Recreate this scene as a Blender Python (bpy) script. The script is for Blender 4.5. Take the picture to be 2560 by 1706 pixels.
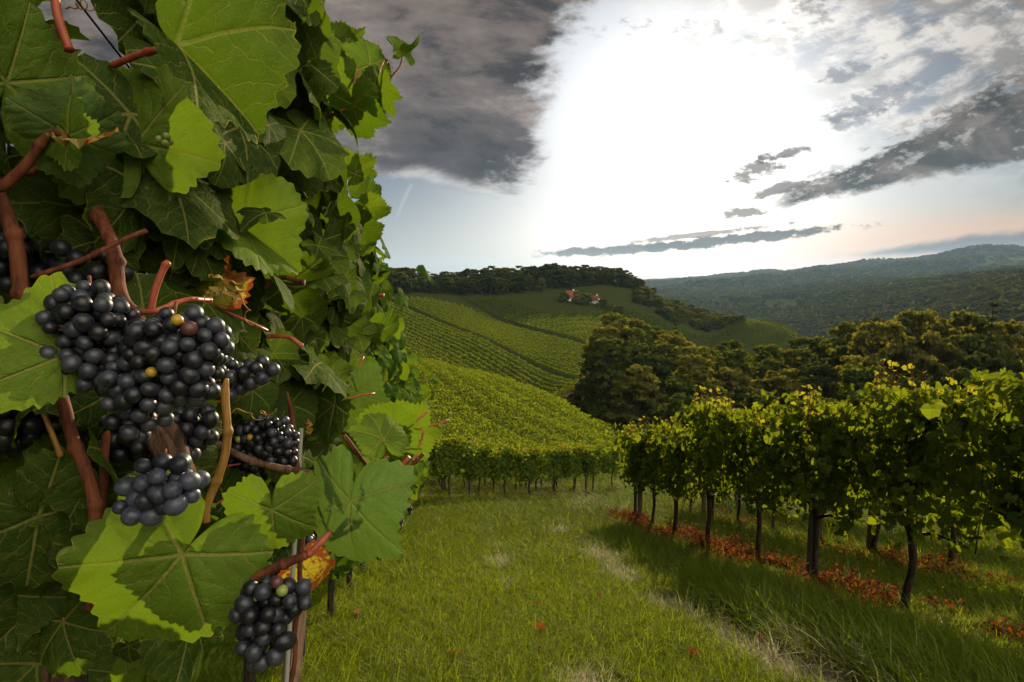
import bpy, math, random
import numpy as np
from mathutils import Vector, Matrix

for _o in list(bpy.data.objects):
    bpy.data.objects.remove(_o)
SC = bpy.context.scene
COL = SC.collection
R = math.radians
rng = np.random.default_rng(7)
random.seed(7)

# ------------------------------------------------------------------ camera
PITCH = R(6.3)
F_PX = 1422.2                       # focal length in pixels of the 2560 px wide photograph (20 mm on 36 mm)
cam_data = bpy.data.cameras.new('camera')
cam_data.sensor_width = 36.0
cam_data.lens = 20.0
cam_data.clip_start = 0.02
cam_data.clip_end = 40000.0
cam = bpy.data.objects.new('camera', cam_data)
COL.objects.link(cam)
cam.location = (0, 0, 0)
cam.rotation_euler = (math.pi / 2 - PITCH, 0, 0)
SC.camera = cam
CR = np.array([1.0, 0, 0])
CF = np.array([0, math.cos(PITCH), -math.sin(PITCH)])
CU = np.array([0, math.sin(PITCH), math.cos(PITCH)])

def px_dir(x, y):
    return CF + CR * (x - 1280) / F_PX + CU * (853 - y) / F_PX

def px_uv(x, y):
    d = px_dir(x, y)
    return d[0] / d[1], d[2] / d[1]

def lin(r, g, b):
    f = lambda c: (c / 255 / 12.92) if c / 255 <= 0.04045 else ((c / 255 + 0.055) / 1.055) ** 2.4
    return (f(r), f(g), f(b), 1.0)

# ------------------------------------------------------------------ render look
SC.render.engine = 'CYCLES'
SC.view_settings.view_transform = 'Standard'
SC.view_settings.look = 'None'
SC.view_settings.exposure = 0.88
SC.view_settings.gamma = 1.0
cy = SC.cycles
cy.use_denoising = True
cy.max_bounces = 7
cy.diffuse_bounces = 3
cy.glossy_bounces = 2
cy.transmission_bounces = 4
cy.transparent_max_bounces = 6
cy.volume_bounces = 0
cy.sample_clamp_indirect = 4.0
cy.caustics_reflective = False
cy.caustics_refractive = False

# ------------------------------------------------------------------ node helper
class NT:
    def __init__(self, tree):
        self.t = tree
        self.n = tree.nodes
        self.l = tree.links
    def new(self, typ, **kw):
        nd = self.n.new(typ)
        for k, v in kw.items():
            setattr(nd, k, v)
        return nd
    def put(self, sock, v):
        if isinstance(v, bpy.types.NodeSocket):
            self.l.new(v, sock)
        elif v is not None:
            sock.default_value = v
    def m(self, op, a, b=None, c=None, clamp=False):
        nd = self.new('ShaderNodeMath', operation=op, use_clamp=clamp)
        for i, v in enumerate((a, b, c)):
            if v is not None:
                self.put(nd.inputs[i], v)
        return nd.outputs[0]
    def add(self, a, b): return self.m('ADD', a, b)
    def sub(self, a, b): return self.m('SUBTRACT', a, b)
    def mul(self, a, b): return self.m('MULTIPLY', a, b)
    def ss(self, v, lo, hi, o0=0.0, o1=1.0):            # smoothstep
        nd = self.new('ShaderNodeMapRange', interpolation_type='SMOOTHSTEP')
        for i, q in enumerate((v, lo, hi, o0, o1)):
            self.put(nd.inputs[i], q)
        return nd.outputs[0]
    def mr(self, v, lo, hi, o0=0.0, o1=1.0):
        nd = self.new('ShaderNodeMapRange', interpolation_type='LINEAR')
        for i, q in enumerate((v, lo, hi, o0, o1)):
            self.put(nd.inputs[i], q)
        return nd.outputs[0]
    def mix(self, f, a, b, blend='MIX'):
        nd = self.new('ShaderNodeMix', data_type='RGBA', blend_type=blend)
        self.put(nd.inputs[0], f)
        self.put(nd.inputs[6], a)
        self.put(nd.inputs[7], b)
        return nd.outputs[2]
    def vec(self, x, y, z):
        nd = self.new('ShaderNodeCombineXYZ')
        for i, v in enumerate((x, y, z)):
            self.put(nd.inputs[i], v)
        return nd.outputs[0]
    def sep(self, v):
        nd = self.new('ShaderNodeSeparateXYZ')
        self.put(nd.inputs[0], v)
        return nd.outputs
    def vm(self, op, a, b=None, scale=None):
        nd = self.new('ShaderNodeVectorMath', operation=op)
        self.put(nd.inputs[0], a)
        if b is not None: self.put(nd.inputs[1], b)
        if scale is not None: self.put(nd.inputs[3], scale)
        return nd.outputs[0]
    def noise(self, v, scale, detail=4.0, rough=0.55, dist=0.0):
        nd = self.new('ShaderNodeTexNoise')
        if v is not None: self.put(nd.inputs['Vector'], v)
        nd.inputs['Scale'].default_value = scale
        nd.inputs['Detail'].default_value = detail
        nd.inputs['Roughness'].default_value = rough
        nd.inputs['Distortion'].default_value = dist
        return nd.outputs['Fac']
    def voro(self, v, scale, feature='F1', out='Distance', rnd=1.0):
        nd = self.new('ShaderNodeTexVoronoi', feature=feature)
        if v is not None: self.put(nd.inputs['Vector'], v)
        nd.inputs['Scale'].default_value = scale
        nd.inputs['Randomness'].default_value = rnd
        return nd.outputs[out]
    def attr(self, name, out='Vector', typ='GEOMETRY'):
        nd = self.new('ShaderNodeAttribute', attribute_type=typ, attribute_name=name)
        return nd.outputs[out]

# ------------------------------------------------------------------ sun and sky
SUN_AZ, SUN_EL = R(20), R(13.5)
sd = Vector((math.sin(SUN_AZ) * math.cos(SUN_EL), math.cos(SUN_AZ) * math.cos(SUN_EL), math.sin(SUN_EL)))
sun_data = bpy.data.lights.new('sun', 'SUN')
sun_data.energy = 5.0
sun_data.angle = R(0.6)
sun_data.color = (1.0, 0.82, 0.52)
sun = bpy.data.objects.new('sun', sun_data)
COL.objects.link(sun)
sun.rotation_euler = sd.to_track_quat('Z', 'Y').to_euler()
sun.location = sd * 50

def build_world():
    w = bpy.data.worlds.new('World')
    SC.world = w
    w.use_nodes = True
    k = NT(w.node_tree)
    k.n.clear()
    d = k.new('ShaderNodeNewGeometry').outputs['Incoming']
    d = k.new('ShaderNodeTexCoord').outputs['Generated']
    x, y, z = k.sep(d)
    sky = k.new('ShaderNodeTexSky', sky_type='NISHITA')
    sky.sun_disc = False
    sky.sun_elevation = SUN_EL
    sky.sun_rotation = SUN_AZ
    sky.air_density = 1.2
    sky.dust_density = 1.5
    ys = k.m('MAXIMUM', y, 0.12)
    u = k.m('DIVIDE', x, ys)
    v = k.m('DIVIDE', z, ys)
    sc = lambda px: px / F_PX
    def line(p, q):        # signed distance to the line p->q (pixel points), positive on its left in (u, v)
        (u0, v0), (u1, v1) = px_uv(*p), px_uv(*q)
        L = math.hypot(u1 - u0, v1 - v0)
        nx, ny = -(v1 - v0) / L, (u1 - u0) / L
        return k.add(k.mul(u, nx), k.add(k.mul(v, ny), -(nx * u0 + ny * v0)))
    def gauss(p, sx, sy, rot=0.0):
        u0, v0 = px_uv(*p)
        c, s = math.cos(rot), math.sin(rot)
        du, dv = k.sub(u, u0), k.sub(v, v0)
        a = k.mul(k.add(k.mul(du, c), k.mul(dv, s)), 1 / sc(sx))
        b = k.mul(k.sub(k.mul(dv, c), k.mul(du, s)), 1 / sc(sy))
        return k.m('EXPONENT', k.mul(k.add(k.mul(a, a), k.mul(b, b)), -1.0))
    # noises on the dome
    pv = k.vec(u, k.mul(v, 1.9), 0.0)
    n_big = k.noise(pv, 3.2, 5.0, 0.55, 0.3)
    n_mid = k.noise(pv, 9.0, 6.0, 0.6, 0.4)
    pt = k.vec(k.add(k.mul(u, 0.9), k.mul(v, 0.5)), k.sub(k.mul(v, 3.2), k.mul(u, 1.3)), 3.3)   # streaks rising to the right
    n_str = k.noise(pt, 7.0, 7.0, 0.62, 0.25)
    n_fine = k.noise(pv, 34.0, 6.0, 0.65)
    cen = lambda n, a: k.mul(k.sub(n, 0.5), a)
    n_mid2 = k.noise(k.vec(k.add(u, 3.1), k.mul(v, 1.6), 1.7), 8.0, 6.0, 0.62, 0.3)
    st = lambda n: k.mr(n, 0.24, 0.76)
    # clear sky
    nis = k.vm('SCALE', sky.outputs[0], scale=0.09)
    hz = k.ss(v, 0.0, 0.16, 1.0, 0.0)
    blue = k.mix(k.ss(v, 0.02, 0.20), lin(160, 172, 182), lin(62, 98, 132))
    base = k.mix(0.85, nis, blue)
    base = k.mix(k.mul(k.ss(u, 0.15, 0.55), k.ss(v, 0.02, 0.22)), base, lin(198, 200, 198))
    peach = k.mul(k.ss(k.sub(v, k.mul(u, 0.08)), 0.0, 0.085, 1.0, 0.0), k.ss(u, 0.0, 0.26))
    base = k.mix(k.mul(peach, 0.95), base, lin(226, 172, 128))
    # broken pale cloud upper right
    pale_m = k.mul(k.ss(k.add(line((1500, 0), (2560, 420)), cen(n_big, 0.35)), -0.12, 0.10), k.ss(u, 0.05, 0.45))
    tex = k.add(k.mul(st(n_str), 0.55), k.mul(st(n_mid), 0.45))
    pale_c = k.mix(k.ss(tex, 0.34, 0.60), lin(66, 88, 112), lin(216, 208, 200))
    pale_c = k.mix(k.ss(st(n_mid2), 0.54, 0.26, 0.0, 0.85), pale_c, lin(98, 90, 88))
    base = k.mix(k.mul(pale_m, 0.9), base, pale_c)
    # glare round the sun
    g1 = gauss((1690, 330), 330, 330)
    g2 = gauss((1740, 340), 540, 420)
    g3 = gauss((1680, 600), 400, 100)
    gl = k.add(k.add(k.mul(g1, 0.85), k.mul(g2, 0.62)), k.mul(g3, 0.35))
    base = k.mix(1.0, base, k.vm('SCALE', (1.0, 0.985, 0.955), scale=gl), 'ADD')
    # scraps of cloud crossing the top edge of the glare
    up = k.mul(k.ss(v, px_uv(1700, 230)[1], px_uv(1700, -60)[1]), k.ss(u, px_uv(1380, 0)[0], px_uv(1560, 0)[0]))
    sm_ = k.mul(up, k.ss(k.add(k.mul(st(n_mid2), 0.6), k.mul(st(n_fine), 0.4)), 0.56, 0.72))
    base = k.mix(k.mul(sm_, 0.75), base, lin(136, 124, 118))
    # great dark cloud on the left
    wob = k.add(cen(st(n_big), 0.16), k.add(cen(st(n_mid), 0.10), cen(st(n_fine), 0.03)))
    rgt = k.add(line((1300, 500), (1500, -60)), wob)
    bot = k.add(k.sub(v, px_uv(1000, 452)[1]), k.add(cen(st(n_mid), 0.022), k.mul(k.m('MAXIMUM', k.sub(u, -0.16), 0.0), 0.25)))
    cm = k.mul(k.ss(rgt, -0.01, 0.055), k.ss(bot, -0.004, 0.022))
    rim = k.mul(k.ss(bot, -0.004, 0.010), k.ss(bot, 0.008, 0.034, 1.0, 0.0))
    low = k.ss(v, px_uv(1000, 430)[1], px_uv(1000, 120)[1])
    pc = k.vec(k.add(u, k.mul(v, 0.35)), k.mul(v, 2.3), 7.7)
    t1 = st(k.noise(pc, 3.4, 8.0, 0.60, 0.35))
    t2 = st(k.noise(pc, 11.0, 6.0, 0.62, 0.2))
    tt = k.add(k.mul(t1, 0.65), k.mul(t2, 0.35))
    cc = k.mix(low, lin(86, 79, 82), lin(126, 114, 108))
    cc = k.mix(k.ss(tt, 0.50, 0.78, 0.0, 0.9), cc, lin(172, 158, 150))
    cc = k.mix(k.ss(tt, 0.53, 0.27, 0.0, 0.9), cc, lin(48, 44, 48))
    cc = k.mix(k.ss(rgt, 0.06, 0.0, 0.0, 0.5), cc, lin(196, 186, 178))
    cc = k.mix(k.mul(rim, k.ss(t2, 0.2, 0.7, 0.25, 0.9)), cc, lin(236, 232, 228))
    base = k.mix(cm, base, cc)
    dark = k.mix(k.ss(st(n_mid), 0.25, 0.8), lin(52, 46, 45), lin(132, 118, 110))
    # long dark wedge at the right
    up_l = k.add(line((2600, 150), (1880, 530)), k.add(cen(st(n_str), 0.085), cen(st(n_fine), 0.045)))
    lo_l = k.add(line((1880, 535), (2600, 398)), k.add(cen(st(n_str), 0.020), cen(st(n_fine), 0.014)))
    wm = k.mul(k.mul(k.ss(up_l, -0.006, 0.026), k.ss(lo_l, -0.004, 0.010)), k.ss(u, px_uv(1900, 500)[0], px_uv(1990, 500)[0]))
    hol = k.ss(k.add(k.mul(st(n_str), 0.6), k.mul(st(n_fine), 0.4)), 0.58, 0.74)
    wm = k.mul(wm, k.sub(1.0, k.mul(hol, 0.42)))
    base = k.mix(k.mul(wm, 0.97), base, dark)
    # small wisps left of the wedge
    rag = k.add(cen(st(n_str), 0.60), cen(st(n_fine), 1.05))
    for p, sx, sy, rt in (((1850, 535), 70, 20, 0.05), ((1960, 470), 100, 18, 0.25), ((1890, 425), 120, 30, 0.25), ((1960, 385), 90, 20, 0.25)):
        gm = k.ss(k.add(gauss(p, sx, sy, rt), rag), 0.52, 0.88)
        base = k.mix(k.mul(gm, 0.85), base, lin(112, 100, 96))
    for p, sx, sy, rt in (((2120, 180), 110, 40, 0.3), ((2200, 250), 180, 46, 0.35), ((2140, 300), 100, 30, 0.3)):
        gm = k.ss(k.add(gauss(p, sx, sy, rt), rag), 0.58, 0.95)
        base = k.mix(k.mul(gm, 0.7), base, lin(140, 146, 156))
    # thin lens clouds above the horizon
    for p, sx, sy, rt, a in (((1560, 624), 260, 15, 0.055, 0.95), ((1850, 597), 320, 16, 0.105, 0.97), ((1740, 588), 220, 9, 0.11, 0.8)):
        gm = k.ss(k.add(gauss(p, sx, sy, rt), k.mul(rag, 0.8)), 0.38, 0.72)
        base = k.mix(k.mul(gm, a), base, k.mix(st(n_fine), lin(62, 56, 58), lin(104, 96, 96)))
    # grey bank low at the right
    ub = k.add(line((2640, 558), (1960, 652)), cen(n_str, 0.03))
    lb = k.add(line((1960, 656), (2640, 622)), cen(n_str, 0.02))
    bm = k.mul(k.mul(k.ss(ub, -0.004, 0.012), k.ss(lb, -0.004, 0.010)), k.ss(u, 0.46, 0.72))
    base = k.mix(k.mul(bm, 0.96), base, lin(96, 90, 98))
    # contrail under the dark cloud
    cl = k.m('ABSOLUTE', k.add(line((985, 560), (1030, 455)), cen(n_mid, 0.012)))
    ct = k.mul(k.mul(k.ss(cl, 0.0005, 0.005, 1.0, 0.0), k.ss(v, px_uv(985, 560)[1], px_uv(1010, 520)[1])), k.ss(v, px_uv(1030, 470)[1], px_uv(1030, 455)[1], 1.0, 0.0))
    base = k.mix(k.mul(ct, 0.45), base, lin(206, 208, 210))
    # the rest of the dome: broken cloud, and an added warm glow behind the viewer
    fr = k.ss(y, 0.10, 0.36)
    nb = k.noise(d, 2.6, 4.0, 0.55)
    rear = k.mix(k.ss(nb, 0.42, 0.62), (0.09, 0.095, 0.10, 1), (0.28, 0.25, 0.21, 1))
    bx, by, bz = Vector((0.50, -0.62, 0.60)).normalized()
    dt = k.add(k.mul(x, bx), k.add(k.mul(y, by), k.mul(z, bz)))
    rear = k.mix(1.0, rear, k.vm('SCALE', (1.0, 0.90, 0.70), scale=k.ss(dt, 0.66, 0.985, 0.0, 4.2)), 'ADD')  # added unseen sky glow that front-lights the near vine and grapes
    rear = k.mix(k.ss(z, -0.02, 0.10), (0.10, 0.11, 0.07, 1), rear)
    top = k.ss(v, 0.75, 1.3)
    base = k.mix(top, base, lin(190, 190, 190))
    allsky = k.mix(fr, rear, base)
    bg = k.new('ShaderNodeBackground')
    k.put(bg.inputs[0], allsky)
    bg.inputs[1].default_value = 0.48
    out = k.new('ShaderNodeOutputWorld')
    k.l.new(bg.outputs[0], out.inputs[0])
    w.cycles.sampling_method = 'MANUAL'
    w.cycles.sample_map_resolution = 512
build_world()
# ------------------------------------------------------------------ mesh helpers
def mesh_from(name, V, T, mats, attrs=None, mat_idx=None, smooth=False):
    """V (n,3), T (m,3) triangles"""
    me = bpy.data.meshes.new(name)
    V = np.ascontiguousarray(V, dtype=np.float32)
    T = np.ascontiguousarray(T, dtype=np.int32)
    me.vertices.add(len(V))
    me.vertices.foreach_set('co', V.ravel())
    if len(T):
        k = T.shape[1]
        me.loops.add(T.size)
        me.loops.foreach_set('vertex_index', T.ravel())
        me.polygons.add(len(T))
        me.polygons.foreach_set('loop_start', np.arange(0, T.size, k, dtype=np.int32))
        me.polygons.foreach_set('loop_total', np.full(len(T), k, dtype=np.int32))
        if mat_idx is not None:
            me.polygons.foreach_set('material_index', np.ascontiguousarray(mat_idx, dtype=np.int32))
        me.polygons.foreach_set('use_smooth', np.full(len(T), smooth, dtype=bool))
    for key, a in (attrs or {}).items():
        a = np.ascontiguousarray(a, dtype=np.float32)
        if a.ndim == 2:
            at = me.attributes.new(key, 'FLOAT_VECTOR', 'POINT')
            at.data.foreach_set('vector', a.ravel())
        else:
            at = me.attributes.new(key, 'FLOAT', 'POINT')
            at.data.foreach_set('value', a)
    for m in (mats if isinstance(mats, (list, tuple)) else [mats]):
        me.materials.append(m)
    me.update()
    me.validate()
    return me

class Build:
    """collects pieces (verts, triangles, attributes) into one mesh"""
    def __init__(self): self.V, self.T, self.L, self.R, self.M, self.n = [], [], [], [], [], 0
    def add(self, V, T, leaf=None, rnd=0.5, mat=0):
        V = np.asarray(V, float); T = np.asarray(T, int)
        self.V.append(V); self.T.append(T + self.n)
        self.L.append(leaf if leaf is not None else np.zeros((len(V), 3)))
        self.R.append(np.full(len(V), rnd) if np.isscalar(rnd) else rnd)
        self.M.append(np.full(len(T), mat))
        self.n += len(V)
        return self
    def mesh(self, name, mats, smooth=False):
        if not self.V:
            return mesh_from(name, np.zeros((0, 3)), np.zeros((0, 3)), mats)
        return mesh_from(name, np.concatenate(self.V), np.concatenate(self.T), mats,
                         {'leaf': np.concatenate(self.L), 'rnd': np.concatenate(self.R)}, np.concatenate(self.M), smooth)

def link(name, data, parent=None, loc=None):
    o = bpy.data.objects.new(name, data)
    COL.objects.link(o)
    if parent is not None: o.parent = parent
    if loc is not None: o.location = loc
    return o

def thing(name, label, cat, group=None, loc=(0, 0, 0), rz=0.0, data=None):
    o = bpy.data.objects.new(name, data)
    COL.objects.link(o)
    o.location = loc
    o.rotation_euler = (0, 0, rz)
    o['label'] = label
    o['category'] = cat
    if group: o['group'] = group
    return o

def struct(name, data):
    o = link(name, data)
    o['kind'] = 'structure'
    return o

def stuff(name, data, label, cat):
    o = link(name, data)
    o['kind'] = 'stuff'
    o['label'] = label
    o['category'] = cat
    return o

def copy_thing(src, loc, rz=0.0, label=None, scale=None):
    c = src.copy()
    COL.objects.link(c)
    c.location = loc
    c.rotation_euler = (0, 0, rz)
    if scale is not None: c.scale = scale
    if label: c['label'] = label
    for ch in list(src.children):
        d = ch.copy(); COL.objects.link(d); d.parent = c
        for g in list(ch.children):
            e = g.copy(); COL.objects.link(e); e.parent = d
    return c

def tube(pts, rad, seg=8, cap=True):
    P = np.asarray(pts, float); n = len(P)
    rad = np.full(n, rad) if np.isscalar(rad) else np.asarray(rad, float)
    tan = np.gradient(P, axis=0)
    tan /= np.linalg.norm(tan, axis=1)[:, None] + 1e-12
    ref = np.array([0.31, 0.23, 0.92]) if abs(tan[0, 2]) < 0.8 else np.array([0.93, 0.31, 0.2])
    V = []
    for i in range(n):
        a = np.cross(tan[i], ref); a /= np.linalg.norm(a) + 1e-12
        b = np.cross(tan[i], a)
        ref = np.cross(a, tan[i])
        th = np.arange(seg) * 2 * math.pi / seg
        V.append(P[i] + rad[i] * (np.cos(th)[:, None] * a + np.sin(th)[:, None] * b))
    V = np.concatenate(V)
    T = []
    for i in range(n - 1):
        for j in range(seg):
            a, b = i * seg + j, i * seg + (j + 1) % seg
            T += [(a, b, b + seg), (a, b + seg, a + seg)]
    if cap:
        c0, c1 = len(V), len(V) + 1
        V = np.vstack([V, P[0], P[-1]])
        for j in range(seg):
            T.append((c0, (j + 1) % seg, j))
            T.append((c1, (n - 1) * seg + j, (n - 1) * seg + (j + 1) % seg))
    return V, np.array(T)

def smooth_path(pts, n):
    """Catmull-Rom through the points"""
    P = np.asarray(pts, float)
    Q = np.vstack([2 * P[0] - P[1], P, 2 * P[-1] - P[-2]])
    t = np.linspace(0, len(P) - 1 - 1e-9, n)
    i = t.astype(int); f = (t - i)[:, None]
    a, b, c, d = Q[i], Q[i + 1], Q[i + 2], Q[i + 3]
    return 0.5 * ((2 * b) + (c - a) * f + (2 * a - 5 * b + 4 * c - d) * f ** 2 + (3 * b - a - 3 * c + d) * f ** 3)

def box_mesh(b, lo, hi, mat=0, jit=0.0):
    x0, y0, z0 = lo; x1, y1, z1 = hi
    V = np.array([(x0, y0, z0), (x1, y0, z0), (x1, y1, z0), (x0, y1, z0), (x0, y0, z1), (x1, y0, z1), (x1, y1, z1), (x0, y1, z1)], float)
    T = [(0, 2, 1), (0, 3, 2), (4, 5, 6), (4, 6, 7), (0, 1, 5), (0, 5, 4), (1, 2, 6), (1, 6, 5), (2, 3, 7), (2, 7, 6), (3, 0, 4), (3, 4, 7)]
    b.add(V, T, mat=mat)

# ------------------------------------------------------------------ terrain height
def sm(x, a, b):
    t = np.clip((x - a) / (b - a), 0, 1)
    return t * t * (3 - 2 * t)

_cp = []
def rc(r):                              # distances on the opposite hill
    return r if r < 140 else 140 + (r - 140) * 0.62
def cp_px(x, y, r, drop=0.0):            # ground seen at a pixel of the photograph, r metres away; drop: height of what stands on it there
    d = px_dir(x, y)
    h = math.hypot(d[0], d[1])
    _cp.append((math.atan2(d[0], d[1]), math.log(r), d[2] / h - drop / r))
def cp(az, r, z):
    _cp.append((R(az), math.log(r), z / r))

def plane_z(x, y):
    return -1.45 - 0.325 * np.maximum(y, -9.0) + 0.0 * x

for az in (-60, -35, -10, 0, 10, 25, 40, 60):
    for r in (12, 18, 25):
        cp(az, r, float(plane_z(0, r * math.cos(R(az)))) if az > -5 or r < 20 else float(plane_z(0, r * math.cos(R(az)))) + (r - 18) * 0.08)
# near lower vineyard
cp_px(1050, 1215, 17.0); cp_px(1530, 1222, 23.6)
cp_px(1200, 930, 90, 2); cp_px(950, 870, 80, 2); cp_px(1420, 1000, 75, 2); cp_px(1560, 1080, 50, 2); cp_px(1200, 1020, 45, 2)
cp_px(700, 800, 80, 2)
cp(-40, 60, -9); cp(-40, 120, -10); cp(-40, 300, -4)
# opposite vineyard slope
cp_px(960, 740, rc(330), 2); cp_px(950, 868, rc(150), 2); cp_px(1200, 940, rc(138), 2); cp_px(1370, 992, rc(132), 2); cp_px(1200, 840, rc(215), 2); cp_px(1300, 900, rc(180), 2)
cp_px(1480, 890, rc(225), 1); cp_px(1460, 960, rc(160)); cp_px(1400, 1000, rc(128)); cp_px(1050, 800, rc(250), 2); cp_px(1350, 855, rc(240), 2)
cp_px(1560, 1075, rc(105))
# shaded slope with the house
cp_px(1100, 748, rc(340), 1.5); cp_px(1300, 742, rc(400), 1.5); cp_px(1500, 830, rc(300), 1.5); cp_px(1430, 750, rc(420)); cp_px(1440, 785, rc(370)); cp_px(1250, 800, rc(320), 1.5)
# wooded ridge
cp_px(950, 722, rc(380)); cp_px(1100, 722, rc(430)); cp_px(1300, 712, rc(480)); cp_px(1500, 700, rc(520)); cp_px(1600, 722, rc(530)); cp_px(1700, 765, rc(530)); cp_px(1800, 800, rc(525)); cp_px(1990, 838, rc(500))
cp_px(1600, 800, rc(400), 1); cp_px(1700, 858, rc(380), 1); cp_px(1850, 850, rc(430), 1); cp_px(1640, 760, rc(460), 1)
for az in (-25, -12, -2, 8, 14): cp(az, 560, -40)
cp(-40, 900, -20)
# valley under the wood at the right
for az, r, z in ((12, 75, -23), (25, 60, -23), (40, 60, -24), (20, 110, -31), (32, 110, -31), (45, 110, -31), (60, 100, -30), (20, 170, -40), (35, 170, -42), (50, 170, -40),
                 (28, 320, -66), (40, 320, -60), (20, 280, -52), (60, 300, -50), (12, 170, -33), (15, 210, -40), (24, 550, -88), (34, 500, -78)):
    cp(az, r, z)
# far hills
cp_px(2100, 800, 900, 8); cp_px(2560, 735, 640, 8); cp_px(2300, 770, 800, 8); cp_px(1900, 830, 1000, 8); cp_px(1680, 770, 1500, 6); cp_px(1600, 735, 2300)
cp_px(1560, 712, 5500); cp_px(1900, 745, 1900); cp_px(1750, 730, 2300); cp_px(2050, 730, 1900); cp_px(2200, 705, 2400); cp_px(2450, 700, 2200); cp_px(2560, 690, 2000)
cp_px(2400, 632, 4600); cp_px(2300, 645, 4500); cp_px(2200, 655, 4300); cp_px(2000, 682, 4400); cp_px(1880, 688, 5200); cp_px(1750, 696, 7000); cp_px(2560, 645, 4600)
cp_px(2100, 672, 4400); cp_px(2480, 640, 4500)
for az in (-60, -40, -20, -5, 8, 14, 24, 36, 48, 60): cp(az, 13000, -50)
for az in (-60, -35, -15, 0, 6): cp(az, 3000, -60)
for az in (30, 36, 42, 52): cp(az, 7000, 40)
for az in (52, 62): cp(az, 2000, -10); cp(az, 4500, 150); cp(az, 700, -20)

_A = np.array(_cp)
_X = np.column_stack([_A[:, 0] * 2.6, _A[:, 1]])
def _tk(d2): return np.where(d2 > 1e-12, 0.5 * d2 * np.log(d2 + 1e-12), 0.0)
def _fit():
    n = len(_X)
    K = _tk(((_X[:, None] - _X[None]) ** 2).sum(-1)) + np.eye(n) * 6e-4
    P = np.column_stack([np.ones(n), _X])
    M = np.block([[K, P], [P.T, np.zeros((3, 3))]])
    return np.linalg.solve(M, np.concatenate([_A[:, 2], np.zeros(3)]))
_W = _fit()
def ter(x, y):
    x = np.asarray(x, float); y = np.asarray(y, float)
    shp = np.broadcast(x, y).shape
    x = np.broadcast_to(x, shp).ravel(); y = np.broadcast_to(y, shp).ravel()
    out = np.empty(len(x))
    for s in range(0, len(x), 40000):
        xx, yy = x[s:s + 40000], y[s:s + 40000]
        r = np.hypot(xx, yy) + 1e-6
        az = np.arctan2(xx, yy)
        q = np.column_stack([np.clip(az, R(-62), R(62)) * 2.6, np.log(np.clip(r, 10, 14000))])
        d2 = ((q[:, None] - _X[None]) ** 2).sum(-1)
        S = _tk(d2) @ _W[:-3] + _W[-3] + q @ _W[-2:]
        pl = plane_z(xx, np.minimum(yy, 60))
        w = sm(np.log(r), math.log(13), math.log(25)) * (1 - sm(np.abs(az), R(66), R(100)))
        S = S * r + 38 * np.exp(-((az - R(40.4)) / R(3.0)) ** 2 - ((r - 4600) / 700) ** 2)
        out[s:s + 40000] = pl * (1 - w) + S * w
    out = out.reshape(shp)
    return out if shp else float(out)

def hill_bumps(x, y):
    return (15 * np.sin(x / 210 + 1.4 * np.sin(y / 420)) * np.sin(y / 230 + 0.7) + 13 * np.sin(y / 150 - x / 420 + 1.3 * np.sin(x / 260)) + 5 * np.sin(x / 61 + 2 * np.sin(y / 133)))

def hit_px(x, y, r0, r1, n=600, lift=0.0):
    """where the line of sight through a photo pixel first meets the ground (+lift) between two distances"""
    d = px_dir(x, y); h = math.hypot(d[0], d[1])
    rr = np.exp(np.linspace(math.log(r0), math.log(r1), n))
    X, Y, Z = d[0] / h * rr, d[1] / h * rr, d[2] / h * rr
    under = Z < ter(X, Y) + lift
    i = int(np.argmax(under)) if under.any() else n - 1
    return np.array([X[i], Y[i], float(ter(X[i], Y[i]))])

# ------------------------------------------------------------------ materials
def new_mat(name):
    m = bpy.data.materials.new(name)
    m.use_nodes = True
    k = NT(m.node_tree)
    k.n.clear()
    return m, k, k.new('ShaderNodeOutputMaterial')

def principled(k, col, rough=0.6, spec=0.3, bump=None, bump_s=0.3, bump_d=0.02):
    p = k.new('ShaderNodeBsdfPrincipled')
    k.put(p.inputs['Base Color'], col)
    k.put(p.inputs['Roughness'], rough)
    k.put(p.inputs['Specular IOR Level'], spec)
    if bump is not None:
        b = k.new('ShaderNodeBump')
        b.inputs['Strength'].default_value = bump_s
        b.inputs['Distance'].default_value = bump_d
        k.put(b.inputs['Height'], bump)
        k.l.new(b.outputs[0], p.inputs['Normal'])
    return p

def matte(k, col, gloss=0.04, rough=0.35, nrm=None):
    d, q, mx = k.new('ShaderNodeBsdfDiffuse'), k.new('ShaderNodeBsdfGlossy'), k.new('ShaderNodeMixShader')
    k.put(d.inputs[0], col)
    q.inputs['Roughness'].default_value = rough
    mx.inputs[0].default_value = gloss
    if nrm is not None:
        k.l.new(nrm, d.inputs['Normal']); k.l.new(nrm, q.inputs['Normal'])
    k.l.new(d.outputs[0], mx.inputs[1]); k.l.new(q.outputs[0], mx.inputs[2])
    return mx

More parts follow.
